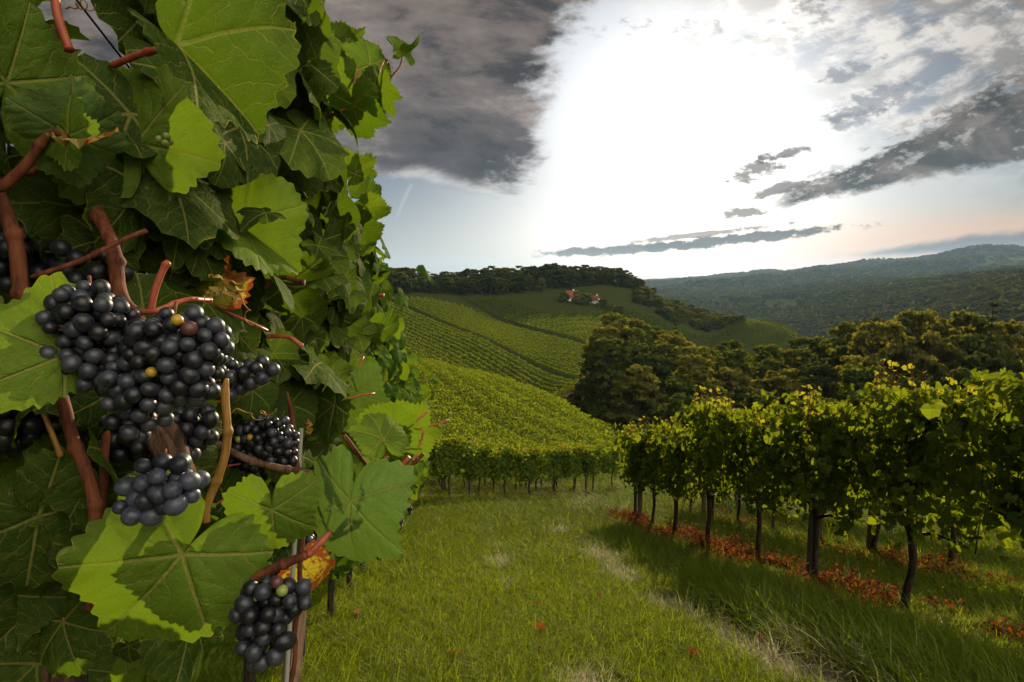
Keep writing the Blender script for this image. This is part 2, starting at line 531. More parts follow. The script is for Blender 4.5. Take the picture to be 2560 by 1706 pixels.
def leaf_mat(name, c_lo, c_hi, tr, t_fac=0.35, rough=0.6, spec=0.07, veins=True, vein_col=(0.26, 0.25, 0.06, 1), under=(1.0, 1.0, 1.0), edge=(0.34, 0.26, 0.035, 1), spots=0.35, dead=0.0, bumps=1.0):
    m, k, out = new_mat(name)
    rnd = k.attr('rnd', 'Fac')
    base = k.mix(rnd, c_lo, c_hi)
    trc = k.mix(rnd, tr, tuple(c * s for c, s in zip(tr[:3], (1.3, 1.12, 1.0))) + (1,))
    nrm = None
    if veins:
        lf = k.attr('leaf')
        x, y, t = k.sep(lf)
        rho = k.m('SQRT', k.add(k.mul(x, x), k.mul(y, y)))
        th = k.m('MULTIPLY', k.m('ARCTAN2', k.m('ABSOLUTE', x), y), 180 / math.pi)
        cen = k.add(k.mul(k.m('GREATER_THAN', th, 27.0), 54.0), k.mul(k.m('GREATER_THAN', th, 86.0), 64.0))
        ph = k.mul(k.sub(th, cen), math.pi / 180)
        lx = k.mul(rho, k.m('SINE', ph))
        ly = k.mul(rho, k.m('COSINE', ph))
        al = k.m('ABSOLUTE', lx)
        wv = k.m('MAXIMUM', k.sub(0.026, k.mul(rho, 0.015)), 0.008)
        main = k.ss(k.m('DIVIDE', al, wv), 0.5, 1.3, 1.0, 0.0)
        nz = k.noise(k.vm('ADD', lf, k.vec(rnd, k.mul(rnd, 3.0), 0.0)), 3.2, 2.0)
        sgn = k.mul(k.m('GREATER_THAN', lx, 0.0), 0.5)
        s = k.add(k.mul(k.sub(ly, k.mul(al, 0.95)), 4.6), k.add(sgn, k.mul(k.sub(nz, 0.5), 1.3)))
        fs = k.m('ABSOLUTE', k.sub(k.m('FRACT', s), 0.5))
        sec = k.mul(k.ss(fs, 0.016, 0.050, 1.0, 0.0), k.ss(al, 0.004, 0.012))
        ter_v = k.voro(lf, 17.0, 'DISTANCE_TO_EDGE')
        tert = k.ss(ter_v, 0.02, 0.10, 1.0, 0.0)
        vein = k.m('MAXIMUM', main, k.m('MAXIMUM', k.mul(sec, 0.75), k.mul(tert, 0.26)))
        back = k.new('ShaderNodeNewGeometry').outputs['Backfacing']
        mott = k.noise(lf, 4.0, 4.0, 0.6)
        base = k.mix(k.ss(mott, 0.45, 0.75, 0.0, spots), base, (0.15, 0.17, 0.02, 1))
        base = k.mix(k.ss(k.noise(lf, 2.2, 5.0, 0.7), 0.40, 0.66, 0.0, 0.55), base, k.mix(1.0, base, (0.55, 0.66, 0.60, 1), 'MULTIPLY'))
        base = k.mix(k.mul(vein, 0.70), base, vein_col)
        if under != (1.0, 1.0, 1.0):
            base = k.mix(back, base, k.mix(1.0, base, under + (1,), 'MULTIPLY'))
        en = k.noise(k.vm('ADD', lf, k.vec(rnd, rnd, 1.0)), 5.0, 3.0)
        base = k.mix(k.mul(k.ss(t, 0.978, 0.998, 0.0, 0.85), k.ss(en, 0.48, 0.62)), base, edge)
        sp = k.voro(k.vm('ADD', lf, k.vec(rnd, k.mul(rnd, 7.0), rnd)), 4.5)
        base = k.mix(k.ss(sp, 0.05, 0.10, 0.6, 0.0), base, (0.14, 0.05, 0.012, 1))
        if dead > 0:
            dn = k.noise(lf, 3.2, 5.0, 0.65)
            dm = k.ss(k.add(dn, k.mul(t, 0.25)), 0.72 - dead * 0.25, 0.80 - dead * 0.2)
            base = k.mix(dm, base, (0.22, 0.06, 0.015, 1))
            trc = k.mix(dm, trc, (0.22, 0.05, 0.01, 1))
        trc = k.mix(k.mul(vein, 0.55), trc, k.mix(1.0, trc, (0.75, 0.6, 0.5, 1), 'MULTIPLY'))
        hgt = k.add(k.mul(k.m('MAXIMUM', main, k.mul(sec, 0.6)), -1.0), k.add(k.mul(tert, -0.25), k.add(k.mul(k.ss(fs, 0.02, 0.40), 0.22), k.mul(k.noise(lf, 14.0, 3.0), 0.9))))
        bp = k.new('ShaderNodeBump')
        bp.inputs['Strength'].default_value = 0.65 * bumps
        bp.inputs['Distance'].default_value = 0.0022
        k.put(bp.inputs['Height'], hgt)
        nrm = bp.outputs[0]
    p = matte(k, base, 0.014 if veins else 0.010, 0.55, nrm)
    tl = k.new('ShaderNodeBsdfTranslucent')
    k.put(tl.inputs[0], trc)
    mx = k.new('ShaderNodeMixShader')
    mx.inputs[0].default_value = t_fac
    k.l.new(p.outputs[0], mx.inputs[1]); k.l.new(tl.outputs[0], mx.inputs[2])
    k.l.new(mx.outputs[0], out.inputs[0])
    return m

M = {}
M['leaf'] = leaf_mat('vine_leaf_green', (0.062, 0.128, 0.008, 1), (0.105, 0.185, 0.012, 1), (0.115, 0.205, 0.008, 1), under=(1.15, 1.10, 1.25))  # green raised to stand in for front light on the near leaves
M['leaf_deep_shade'] = leaf_mat('vine_leaf_deep_green_shade', (0.013, 0.040, 0.003, 1), (0.032, 0.074, 0.006, 1), (0.080, 0.150, 0.006, 1), under=(1.15, 1.10, 1.25))  # dark green with the hedge's inner shade put into the colour
M['leaf_pale'] = leaf_mat('vine_leaf_pale_matte', (0.080, 0.150, 0.036, 1), (0.105, 0.178, 0.048, 1), (0.09, 0.16, 0.014, 1), 0.25, 0.8, 0.05, spots=0.1, vein_col=(0.20, 0.20, 0.06, 1))
M['leaf_olive'] = leaf_mat('vine_leaf_olive_underside', (0.055, 0.080, 0.006, 1), (0.085, 0.105, 0.009, 1), (0.12, 0.16, 0.008, 1), 0.32, 0.7, 0.06, vein_col=(0.26, 0.25, 0.07, 1))
M['leaf_yellow'] = leaf_mat('vine_leaf_yellowing', (0.16, 0.18, 0.020, 1), (0.26, 0.24, 0.025, 1), (0.42, 0.36, 0.02, 1), 0.35, 0.6, 0.2, vein_col=(0.12, 0.15, 0.03, 1), dead=0.55)
M['leaf_dry'] = leaf_mat('vine_leaf_dry', (0.20, 0.055, 0.018, 1), (0.30, 0.10, 0.03, 1), (0.30, 0.08, 0.02, 1), 0.25, 0.8, 0.1, dead=0.8)
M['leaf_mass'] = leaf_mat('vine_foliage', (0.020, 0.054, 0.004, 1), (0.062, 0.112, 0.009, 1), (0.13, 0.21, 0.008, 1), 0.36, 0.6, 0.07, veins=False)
M['leaf_row'] = leaf_mat('vine_row_foliage', (0.022, 0.050, 0.004, 1), (0.062, 0.090, 0.008, 1), (0.24, 0.32, 0.010, 1), 0.36, 0.5, 0.18, veins=False)
M['leaf_tip'] = leaf_mat('vine_shoot_tips', (0.085, 0.115, 0.012, 1), (0.15, 0.155, 0.018, 1), (0.36, 0.34, 0.016, 1), 0.45, 0.5, 0.25, veins=False)
M['far_lit_tip'] = leaf_mat('far_vine_lit_tips', (0.046, 0.078, 0.006, 1), (0.092, 0.118, 0.009, 1), (0.18, 0.24, 0.008, 1), 0.42, 0.5, 0.3, veins=False)  # pale top growth, with sunlight on the row tops put into the colour
M['leaf_far'] = leaf_mat('far_vine_foliage', (0.020, 0.042, 0.004, 1), (0.050, 0.072, 0.007, 1), (0.16, 0.22, 0.010, 1), 0.28, 0.7, 0.25, veins=False)
M['tree'] = leaf_mat('tree_foliage', (0.022, 0.044, 0.006, 1), (0.055, 0.074, 0.010, 1), (0.17, 0.19, 0.014, 1), 0.28, 0.6, 0.2, veins=False)
M['tree_dark'] = leaf_mat('dark_tree_foliage', (0.012, 0.028, 0.006, 1), (0.030, 0.046, 0.008, 1), (0.11, 0.12, 0.016, 1), 0.22, 0.6, 0.2, veins=False)
M['tree_olive'] = leaf_mat('olive_tree_foliage', (0.045, 0.058, 0.010, 1), (0.090, 0.095, 0.016, 1), (0.25, 0.24, 0.020, 1), 0.30, 0.6, 0.2, veins=False)
M['far_tree'] = leaf_mat('hazy_hill_woods', (0.010, 0.022, 0.007, 1), (0.030, 0.046, 0.010, 1), (0.07, 0.09, 0.010, 1), 0.2, 0.8, 0.05, veins=False)
M['weed_red'] = leaf_mat('red_weeds', (0.050, 0.028, 0.012, 1), (0.15, 0.050, 0.018, 1), (0.22, 0.065, 0.018, 1), 0.42, 0.7, 0.15, veins=False)

def wood_mat(name, c0, c1, sx=40.0, rough=0.8, bs=0.6, bd=0.004):
    m, k, out = new_mat(name)
    co = k.new('ShaderNodeTexCoord').outputs['Object']
    x, y, z = k.sep(co)
    v = k.vec(k.mul(x, sx), k.mul(y, sx), k.mul(z, sx * 0.14))
    n = k.noise(v, 1.0, 6.0, 0.65, 0.4)
    n2 = k.noise(co, 9.0, 3.0)
    col = k.mix(k.ss(n, 0.34, 0.66), c0, c1)
    col = k.mix(k.ss(n2, 0.5, 0.8, 0.0, 0.4), col, c0)
    p = principled(k, col, rough, 0.2, n, bs, bd)
    k.l.new(p.outputs[0], out.inputs[0])
    return m
M['bark'] = wood_mat('old_vine_bark', (0.030, 0.017, 0.011, 1), (0.15, 0.085, 0.055, 1), 70.0, 0.9, 1.0, 0.006)
M['trunk'] = wood_mat('dark_vine_trunk', (0.012, 0.009, 0.007, 1), (0.050, 0.035, 0.025, 1), 40.0)
M['cane'] = wood_mat('red_brown_cane', (0.055, 0.016, 0.008, 1), (0.15, 0.046, 0.020, 1), 110.0, 0.8, 0.8, 0.002)
M['cane_ochre'] = wood_mat('ochre_cane', (0.17, 0.085, 0.020, 1), (0.30, 0.15, 0.035, 1), 90.0, 0.5, 0.3, 0.001)
M['petiole'] = wood_mat('pink_petiole', (0.20, 0.036, 0.024, 1), (0.34, 0.09, 0.05, 1), 60.0, 0.45, 0.2, 0.0006)
M['post'] = wood_mat('weathered_post', (0.045, 0.036, 0.028, 1), (0.15, 0.115, 0.085, 1), 30.0)
M['stake'] = wood_mat('grey_brown_stake', (0.085, 0.052, 0.034, 1), (0.27, 0.18, 0.12, 1), 45.0)
M['treebark'] = wood_mat('tree_bark', (0.020, 0.016, 0.012, 1), (0.07, 0.055, 0.04, 1), 6.0)

def plain_mat(name, col, rough=0.5, spec=0.4, metal=0.0, var=0.25, sc=8.0):
    m, k, out = new_mat(name)
    co = k.new('ShaderNodeTexCoord').outputs['Object']
    n = k.noise(co, sc, 4.0, 0.6)
    c = k.mix(k.mul(n, var), col, tuple(v * 0.4 for v in col[:3]) + (1,))
    p = principled(k, c, rough, spec)
    p.inputs['Metallic'].default_value = metal
    k.l.new(p.outputs[0], out.inputs[0])
    return m
M['metal'] = plain_mat('galvanised_steel', (0.52, 0.53, 0.52, 1), 0.45, 0.5, 0.5)
M['wire'] = plain_mat('dark_wire', (0.035, 0.06, 0.085, 1), 0.5, 0.5, 0.4)
M['wall'] = plain_mat('white_render', (0.72, 0.70, 0.66, 1), 0.85, 0.2)
M['roof'] = plain_mat('red_tiles', (0.20, 0.060, 0.040, 1), 0.8, 0.2, 0, 0.5, 1.5)
M['glass_dark'] = plain_mat('dark_window', (0.02, 0.022, 0.025, 1), 0.15, 0.5)

def grape_mat(name, c0, bloom, bl=0.55, rough=0.34):
    m, k, out = new_mat(name)
    co = k.new('ShaderNodeTexCoord').outputs['Object']
    rnd = k.attr('rnd', 'Fac')
    n = k.noise(co, 120.0, 5.0, 0.65)
    n2 = k.noise(co, 420.0, 3.0, 0.6)
    c = k.mix(k.mul(k.ss(k.add(n, k.mul(k.sub(rnd, 0.5), 0.35)), 0.36, 0.64), bl), c0, bloom)
    c = k.mix(k.ss(n2, 0.62, 0.72, 0.0, 0.3), c, tuple(v * 1.8 for v in bloom[:3]) + (1,))
    n3 = k.noise(co, 90.0, 2.0, 0.5, 1.5)
    c = k.mix(k.ss(n3, 0.66, 0.70, 0.0, 0.6), c, (0.012, 0.006, 0.006, 1))
    p = principled(k, c, k.add(rough, k.mul(n, 0.16)), 0.42)
    k.l.new(p.outputs[0], out.inputs[0])
    return m
M['grape'] = grape_mat('ripe_blue_black_grape', (0.006, 0.006, 0.009, 1), (0.040, 0.044, 0.062, 1), 0.75)
M['grape_blue'] = grape_mat('bloomy_blue_grape', (0.014, 0.016, 0.026, 1), (0.060, 0.070, 0.108, 1), 0.8)
M['grape_dark'] = grape_mat('dark_grape', (0.006, 0.006, 0.010, 1), (0.020, 0.021, 0.030, 1), 0.5)
M['grape_green'] = grape_mat('unripe_green_grape', (0.16, 0.20, 0.040, 1), (0.24, 0.28, 0.08, 1), 0.5, 0.3)
M['grape_amber'] = grape_mat('unripe_amber_grape', (0.33, 0.20, 0.015, 1), (0.40, 0.26, 0.03, 1), 0.4, 0.3)
M['grape_plum'] = grape_mat('half_ripe_plum_grape', (0.06, 0.016, 0.020, 1), (0.12, 0.05, 0.055, 1), 0.5)

def ground_mat():
    m, k, out = new_mat('ground_cover')
    pos = k.new('ShaderNodeNewGeometry').outputs['Position']
    x, y, z = k.sep(pos)
    r = k.m('SQRT', k.add(k.mul(x, x), k.mul(y, y)))
    n1 = k.noise(pos, 0.55, 5.0, 0.6)
    n2 = k.noise(pos, 6.0, 5.0, 0.65)
    near = k.mix(k.ss(n2, 0.35, 0.7), (0.030, 0.045, 0.010, 1), (0.085, 0.085, 0.022, 1))
    near = k.mix(k.ss(n1, 0.5, 0.75, 0.0, 0.6), near, (0.10, 0.080, 0.035, 1))
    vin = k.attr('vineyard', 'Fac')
    near = k.mix(k.mul(vin, 0.7), near, k.mix(n2, (0.014, 0.026, 0.005, 1), (0.034, 0.042, 0.009, 1)))  # vineyard ground darker, shade between the rows put into its colour
    nf = k.noise(pos, 0.010, 5.0, 0.55)
    forest = k.mix(k.ss(nf, 0.35, 0.65), (0.016, 0.026, 0.008, 1), (0.040, 0.052, 0.013, 1))
    vo = k.voro(k.vm('MULTIPLY', pos, (1.0, 0.55, 0.2)), 0.0034, 'F1', 'Color')
    vr, vg, vb = k.sep(vo)
    fld = k.mul(k.m('GREATER_THAN', vr, 0.70), k.ss(r, 1300, 1700))
    fcol = k.mix(vg, (0.045, 0.070, 0.014, 1), (0.075, 0.095, 0.022, 1))
    st = k.m('FRACT', k.mul(k.add(x, k.mul(y, 0.6)), 0.09))
    fcol = k.mix(k.ss(st, 0.3, 0.7, 0.0, 0.35), fcol, (0.035, 0.05, 0.014, 1))
    far = k.mix(fld, forest, fcol)
    c = k.mix(k.ss(r, 480, 620), near, far)
    p = k.new('ShaderNodeBsdfDiffuse')
    k.put(p.inputs[0], c)
    k.l.new(p.outputs[0], out.inputs[0])
    return m
M['ground'] = ground_mat()

# ------------------------------------------------------------------ ground: one sheet to the horizon
def build_ground():
    az = np.concatenate([np.arange(-180, -75, 5.0), np.arange(-75, -48, 1.0), np.arange(-48, 50, 0.3), np.arange(50, 75, 1.0), np.arange(75, 180.1, 5.0)])
    az = R(1) * az
    rr = np.concatenate([[0.0, 0.5, 1.0], np.exp(np.linspace(math.log(1.5), math.log(15000), 330))])
    A, Q = np.meshgrid(az, rr)
    X, Y = Q * np.sin(A), Q * np.cos(A)
    Z = ter(X, Y)
    # gentle unevenness of the turf and of the far hills
    Z = Z + 0.018 * np.sin(X * 2.1 + 1.3 * np.sin(Y * 0.9)) * np.sin(Y * 1.7 + 0.6) * (Q < 60)
    far = sm(Q, 600, 1500)
    Z = Z + far * hill_bumps(X, Y)
    nr, na = A.shape
    idx = np.arange(nr * na).reshape(nr, na)
    q = np.stack([idx[:-1, :-1], idx[1:, :-1], idx[1:, 1:], idx[:-1, 1:]], -1).reshape(-1, 4)[:, ::-1]
    V = np.stack([X, Y, Z], -1).reshape(-1, 3)
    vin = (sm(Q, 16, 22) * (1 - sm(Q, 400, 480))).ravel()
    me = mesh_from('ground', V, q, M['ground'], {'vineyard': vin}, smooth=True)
    return struct('ground', me)
build_ground()
# ------------------------------------------------------------------ leaf cards for things some way off
def rand_rot(n, g, up=0.0):
    """n random rotation matrices; up > 0 makes the local z axis lean upward"""
    z = g.normal(size=(n, 3)); z[:, 2] += up
    z /= np.linalg.norm(z, axis=1)[:, None]
    a = g.normal(size=(n, 3))
    x = np.cross(a, z); x /= np.linalg.norm(x, axis=1)[:, None]
    y = np.cross(z, x)
    return np.stack([x, y, z], -1)

CARD = np.array([(-0.1, -0.5, 0.0), (0.42, -0.32, 0.06), (0.5, 0.22, -0.05), (0.08, 0.55, 0.07), (-0.45, 0.28, -0.04), (-0.40, -0.22, 0.08)])
CARD_T = np.array([(0, 1, 3), (1, 2, 3), (0, 3, 5), (3, 4, 5)])
def scatter(P, size, g, up=0.3, tpl=CARD, tri=CARD_T, rot=None, rnd=None, leaf=None):
    n = len(P); m = len(tpl)
    Rm = rand_rot(n, g, up) if rot is None else rot
    s = np.full(n, size) if np.isscalar(size) else size
    V = np.einsum('nij,mj->nmi', Rm, tpl) * s[:, None, None] + P[:, None, :]
    T = (tri[None] + (np.arange(n) * m)[:, None, None]).reshape(-1, 3)
    rn = g.random(n) if rnd is None else rnd
    L = np.zeros((n * m, 3)) if leaf is None else np.tile(leaf, (n, 1))
    return V.reshape(-1, 3), T, L, np.repeat(rn, m)

# ------------------------------------------------------------------ far vineyard rows
ROWN = [0]
def far_row(P0, P1, per_m, size, label, group, g, h=1.9, w=0.5, gap=0.0):
    L = math.hypot(P1[0] - P0[0], P1[1] - P0[1])
    n = int(L * per_m)
    if n < 8: return
    t = g.random(n)
    x = P0[0] + (P1[0] - P0[0]) * t; y = P0[1] + (P1[1] - P0[1]) * t
    nx, ny = -(P1[1] - P0[1]) / L, (P1[0] - P0[0]) / L
    q = g.normal(size=n) * w * 0.42
    hh = h * (1 + 0.10 * np.sin(t * L * 1.9) + 0.07 * np.sin(t * L * 0.7 + 2))
    z = 0.55 + (hh - 0.55) * (1 - g.random(n) ** 1.5)
    P = np.column_stack([x + nx * q, y + ny * q, ter(x, y) + z])
    if gap > 0:
        keep = np.sin(t * L * 0.35 + g.random() * 6) + g.random(n) * 0.6 > -0.95 + gap * 0.2
        P = P[keep]
    c = np.array([(P0[0] + P1[0]) / 2, (P0[1] + P1[1]) / 2, float(ter((P0[0] + P1[0]) / 2, (P0[1] + P1[1]) / 2))])
    V, T, Lf, rn = scatter(P - c, size * (0.7 + 0.6 * g.random(len(P))), g, 0.6)
    hi = (P[:, 2] - ter(P[:, 0], P[:, 1])) > h * 0.80 + 0.12 * g.normal(size=len(P))  # upper leaves take the brighter colour that stands for sunlit tops
    b = Build().add(V, T, Lf, rn)
    b.M = [np.repeat(hi.astype(int), len(CARD_T))]
    o = thing('vine_row', label, 'vine row', group, tuple(c))
    link('foliage', b.mesh('foliage', [M['leaf_far'], M['far_lit_tip']]), o)
    ROWN[0] += 1

def _fastz(x, y): return float(ter(np.array([x]), np.array([y]))[0])

def visible_part(P0, P1, keepf, n=60):
    """longest stretch of the line P0-P1 for which keepf(x, y) holds"""
    t = np.linspace(0, 1, n)
    x = P0[0] + (P1[0] - P0[0]) * t; y = P0[1] + (P1[1] - P0[1]) * t
    k = keepf(x, y)
    best, cur, bs = 0, 0, 0
    for i in range(n):
        cur = cur + 1 if k[i] else 0
        if cur > best: best, bs = cur, i - cur + 1
    if best < 4: return None
    return (x[bs], y[bs]), (x[bs + best - 1], y[bs + best - 1])

azr = lambda x, y: (np.degrees(np.arctan2(x, y)), np.hypot(x, y))
def pix(x, y, z):
    q = np.stack([np.asarray(x, float), np.asarray(y, float), np.asarray(z, float)], -1)
    f = q @ CF
    return 1280 + F_PX * (q @ CR) / f, 853 - F_PX * (q @ CU) / f

# the near lower vineyard: rows run to the right and away
FA_D = np.array([0.738, 0.675]); FA_N = np.array([-0.675, 0.738]); FA_P = np.array([-2.8, 16.6])
def right_edge(x, y):
    az, r = azr(x, y)
    lim = np.interp(r, [15, 23, 35, 50, 75, 95], [30, 11.0, 11.2, 10.8, 5.8, -2.0])
    return (az < lim) & (az > -19) & (r < 96)
def fields():
    g = np.random.default_rng(21)
    for i in range(3, 34):
        o = FA_P + FA_N * (2.25 * i)
        seg = visible_part(o - FA_D * 40, o + FA_D * 95, right_edge, 140)
        if seg is None: continue
        far_row(*seg, 110 if i < 10 else 70, 0.115 if i < 10 else 0.155, 'row of backlit vines in the lower vineyard beyond the grass headland', 'vine rows in the lower vineyard', g, 1.95, 0.62)
    # opposite slope, rows running down to the right
    p0, p1 = hit_px(962, 752, 120, 300, 900), hit_px(1470, 966, 110, 260, 900)
    d = (p1 - p0)[:2]; d /= np.linalg.norm(d); n = np.array([-d[1], d[0]])
    top_off = float(p0[:2] @ n)
    def keep_b(x, y):
        az, r = azr(x, y)
        zz = ter(x, y)
        xp, yp = pix(x, y, zz)
        return (az > -17) & (xp < 1482) & (r < rc(336)) & (r > 122) & (yp < 1010) & (xp < 1495 - (yp - 900) * 0.12 - np.maximum(yp - 950, 0) * 1.6)
    for i in range(-19, 14):
        off = top_off + 2.9 * i
        if i in (0,): continue
        o = n * off
        seg = visible_part(o - d * 420, o + d * 160, keep_b, 360)
        if seg is None: continue
        far_row(*seg, 34, 0.30, 'row of vines on the sunlit slope below the ridge wood', 'vine rows on the sunlit slope', g, 1.65, 0.5)
    # shaded slope below the house
    def keep_c(x, y):
        zz = ter(x, y); xp, yp = pix(x, y, zz)
        az, r = azr(x, y)
        house = (xp > 1360) & (yp < 785)
        return (xp > 1010) & (xp < 1560) & (yp > 747) & (yp < 900) & (r < rc(415)) & ~house
    for i in range(26):
        off = top_off + 2.9 * 14 + 5 + 2.6 * i
        o = n * off
        seg = visible_part(o - d * 460, o + d * 160, keep_c, 300)
        if seg is None: continue
        far_row(*seg, 18, 0.36, 'row of vines on the shaded slope under the farmhouse', 'vine rows on the shaded slope', g, 1.8, 0.6)
    # ridge spur to the right of the house
    def keep_d(x, y):
        zz = ter(x, y); xp, yp = pix(x, y, zz)
        lim = np.interp(xp, [1500, 1600, 1700, 1780, 1850, 1990], [735, 775, 830, 845, 798, 828])
        return (xp > 1490) & (xp < 2000) & (yp > lim) & (yp < 900)
    a0 = hit_px(1590, 790, 180, 500); a1 = hit_px(1760, 875, 180, 500)
    dd = (a1 - a0)[:2]; dd /= np.linalg.norm(dd); nn = np.array([-dd[1], dd[0]])
    for i in range(-22, 44):
        o = a0[:2] + nn * 2.6 * i
        seg = visible_part(o - dd * 200, o + dd * 260, keep_d, 160)
        if seg is None: continue
        far_row(*seg, 14, 0.38, 'row of vines on the bare spur right of the farmhouse', 'vine rows on the spur', g, 1.8, 0.6)
fields()

# ------------------------------------------------------------------ grass tracks between the fields
def track(name, pts, width, mat, lift=0.05, n=60):
    P = smooth_path(np.array(pts, float), n)[:, :2]
    t = np.gradient(P, axis=0); t /= np.linalg.norm(t, axis=1)[:, None]
    q = np.column_stack([-t[:, 1], t[:, 0]])
    k = 5
    V = []
    for j in range(k):
        o = (j / (k - 1) - 0.5) * width * (1 + 0.12 * np.sin(np.arange(n) * 0.9 + j))
        XY = P + q * o[:, None]
        V.append(np.column_stack([XY, ter(XY[:, 0], XY[:, 1]) + lift]))
    V = np.stack(V, 1).reshape(-1, 3)
    T = []
    for i in range(n - 1):
        for j in range(k - 1):
            a = i * k + j
            T.append((a, a + 1, a + k + 1, a + k))
    return struct(name, mesh_from(name, V, np.array(T)[:, ::-1], mat, smooth=True))
def track_mat(name, c0, c1):
    m, k, out = new_mat(name)
    pos = k.new('ShaderNodeNewGeometry').outputs['Position']
    n = k.noise(pos, 0.8, 5.0, 0.65)
    p = k.new('ShaderNodeBsdfDiffuse')
    k.put(p.inputs[0], k.mix(k.ss(n, 0.35, 0.65), c0, c1))
    k.l.new(p.outputs[0], out.inputs[0])
    return m
M['track'] = track_mat('dry_grass_track', (0.10, 0.085, 0.03, 1), (0.19, 0.13, 0.055, 1))
M['meadow'] = track_mat('green_verge', (0.045, 0.065, 0.014, 1), (0.085, 0.10, 0.022, 1))
track('track', [hit_px(1500, 872, 140, 330), hit_px(1478, 915, 120, 330), hit_px(1468, 950, 110, 300), hit_px(1440, 978, 100, 300), hit_px(1400, 996, 95, 300)], 6.0, M['track'], 0.12)
track('verge', [hit_px(1420, 1000, 60, 200), hit_px(1480, 1025, 50, 150), hit_px(1545, 1060, 40, 120), hit_px(1580, 1085, 30, 100)], 5.0, M['meadow'], 0.08)

# ------------------------------------------------------------------ trees
def crown_points(g, a, h, z0, clumps, per, cs=0.30):
    """leaf clumps spread through an uneven crown; a radius, h height of the crown, z0 its bottom"""
    C = []
    for i in range(clumps):
        th = g.random() * 2 * math.pi
        t = g.random() ** 0.75
        prof = math.sin(math.pi * min(1, 0.14 + 0.80 * t)) ** 0.65
        rr = a * prof * math.sqrt(0.25 + 0.75 * g.random())
        C.append((rr * math.cos(th), rr * math.sin(th), z0 + h * t))
    C = np.array(C)
    P, N = [], []
    for c in C:
        s = a * (cs * 0.7 + cs * 0.6 * g.random())
        q = g.normal(size=(per, 3)); q /= np.linalg.norm(q, axis=1)[:, None]
        q[:, 2] = np.abs(q[:, 2]) * 0.9 - 0.15 * g.random(per)
        P.append(c + q * s * (0.55 + 0.5 * g.random((per, 1))) * np.array([1, 1, 0.75]))
        N.append(q)
    return C, np.concatenate(P), np.concatenate(N)

def orient(N, g, jit=0.7):
    z = N + g.normal(size=N.shape) * jit
    z /= np.linalg.norm(z, axis=1)[:, None]
    a = g.normal(size=N.shape)
    x = np.cross(a, z); x /= np.linalg.norm(x, axis=1)[:, None]
    return np.stack([x, np.cross(z, x), z], -1)

def broadleaf(seed, a, H, clumps, per, card, mat, trunk_r, low=0.14, cs=0.30):
    g = np.random.default_rng(seed)
    z0 = H * low
    C, P, N = crown_points(g, a, H - z0 - card * 0.4, z0, clumps, per, cs)
    V, T, L, rn = scatter(P, card * (0.6 + 0.8 * g.random(len(P))), g, rot=orient(N, g))
    crown = Build().add(V, T, L, rn).mesh('crown', mat)
    tb = Build()
    top = H * 0.72
    pts = [(0, 0, -1.0)] + [(a * 0.05 * math.sin(i * 1.7 + seed), a * 0.05 * math.cos(i * 1.3), top * i / 6) for i in range(7)]
    tb.add(*tube(pts, np.linspace(trunk_r * 1.25, trunk_r * 0.25, 8), 7))
    for c in C[::3]:
        zb = max(z0 * 0.8, min(c[2] * 0.7, top * 0.9))
        mid = np.array([c[0] * 0.5, c[1] * 0.5, (zb + c[2]) / 2 + 0.2])
        tb.add(*tube(smooth_path([(0, 0, zb), mid, c], 5), np.linspace(trunk_r * 0.45, trunk_r * 0.1, 5), 5))
    return crown, tb.mesh('trunk', M['treebark'])

def conifer(seed, a, H, mat, card=0.5):
    g = np.random.default_rng(seed)
    P, N = [], []
    tiers = int(H / 0.75)
    for i in range(tiers):
        t = i / tiers
        rr = a * (1 - t) ** 0.85 * (0.85 + 0.3 * g.random())
        nb = max(3, int(9 * (1 - t) + 3))
        for b in range(nb):
            th = g.random() * 6.283
            kk = max(2, int(rr / card * 2.2))
            s = (np.arange(kk) + g.random(kk)) / kk
            x, y = np.cos(th) * rr * s, np.sin(th) * rr * s
            z = H * (0.08 + 0.92 * t) - 0.35 * rr * s ** 1.4 + 0.08 * g.normal(size=kk)
            P.append(np.column_stack([x, y, z])); N.append(np.tile([0.25 * math.cos(th), 0.25 * math.sin(th), 1.0], (kk, 1)))
    P, N = np.concatenate(P), np.concatenate(N)
    V, T, L, rn = scatter(P, card * (0.6 + 0.7 * g.random(len(P))), g, rot=orient(N, g, 0.35))
    crown = Build().add(V, T, L, rn).mesh('crown', mat)
    tr = Build().add(*tube([(0, 0, -1), (0, 0, H * 0.5), (0.05, 0, H * 0.98)], [0.3, 0.18, 0.02], 6)).mesh('trunk', M['treebark'])
    return crown, tr

WOOD = [broadleaf(100 + i, 4.4 + 0.5 * (i % 3), 18.0, 105, 40, 0.50, M[['tree', 'tree_dark', 'tree', 'tree_olive', 'tree', 'tree_olive'][i]], 0.32, 0.10, 0.22) for i in range(6)]
RIDGE = [broadleaf(200 + i, 3.6 + 0.6 * (i % 3), 14.0, 44, 22, 0.95, M[['tree_dark', 'tree', 'tree_dark', 'tree'][i]], 0.3, 0.03, 0.26) for i in range(4)]
BUSH = [broadleaf(300 + i, 2.5, 4.4, 34, 22, 0.50, M[['tree', 'tree_olive', 'tree_dark'][i]], 0.10, 0.01, 0.26) for i in range(3)]
FIR = [conifer(401, 3.4, 20.0, M['tree_dark'], 0.7), conifer(402, 3.0, 17.0, M['tree_dark'], 0.7)]

def tree(kind, meshes, h0, x, y, h, wid, label, cat, group, g, parts=True, z=None):
    z = float(ter(x, y)) if z is None else z
    s = h / h0
    crown, trunk = meshes
    o = thing(kind, label, cat, group, (x, y, z - 0.15), g.random() * 6.283)
    o.scale = (s * wid, s * wid, s)
    link('crown', crown, o)
    if parts: link('trunk', trunk, o)
    return o

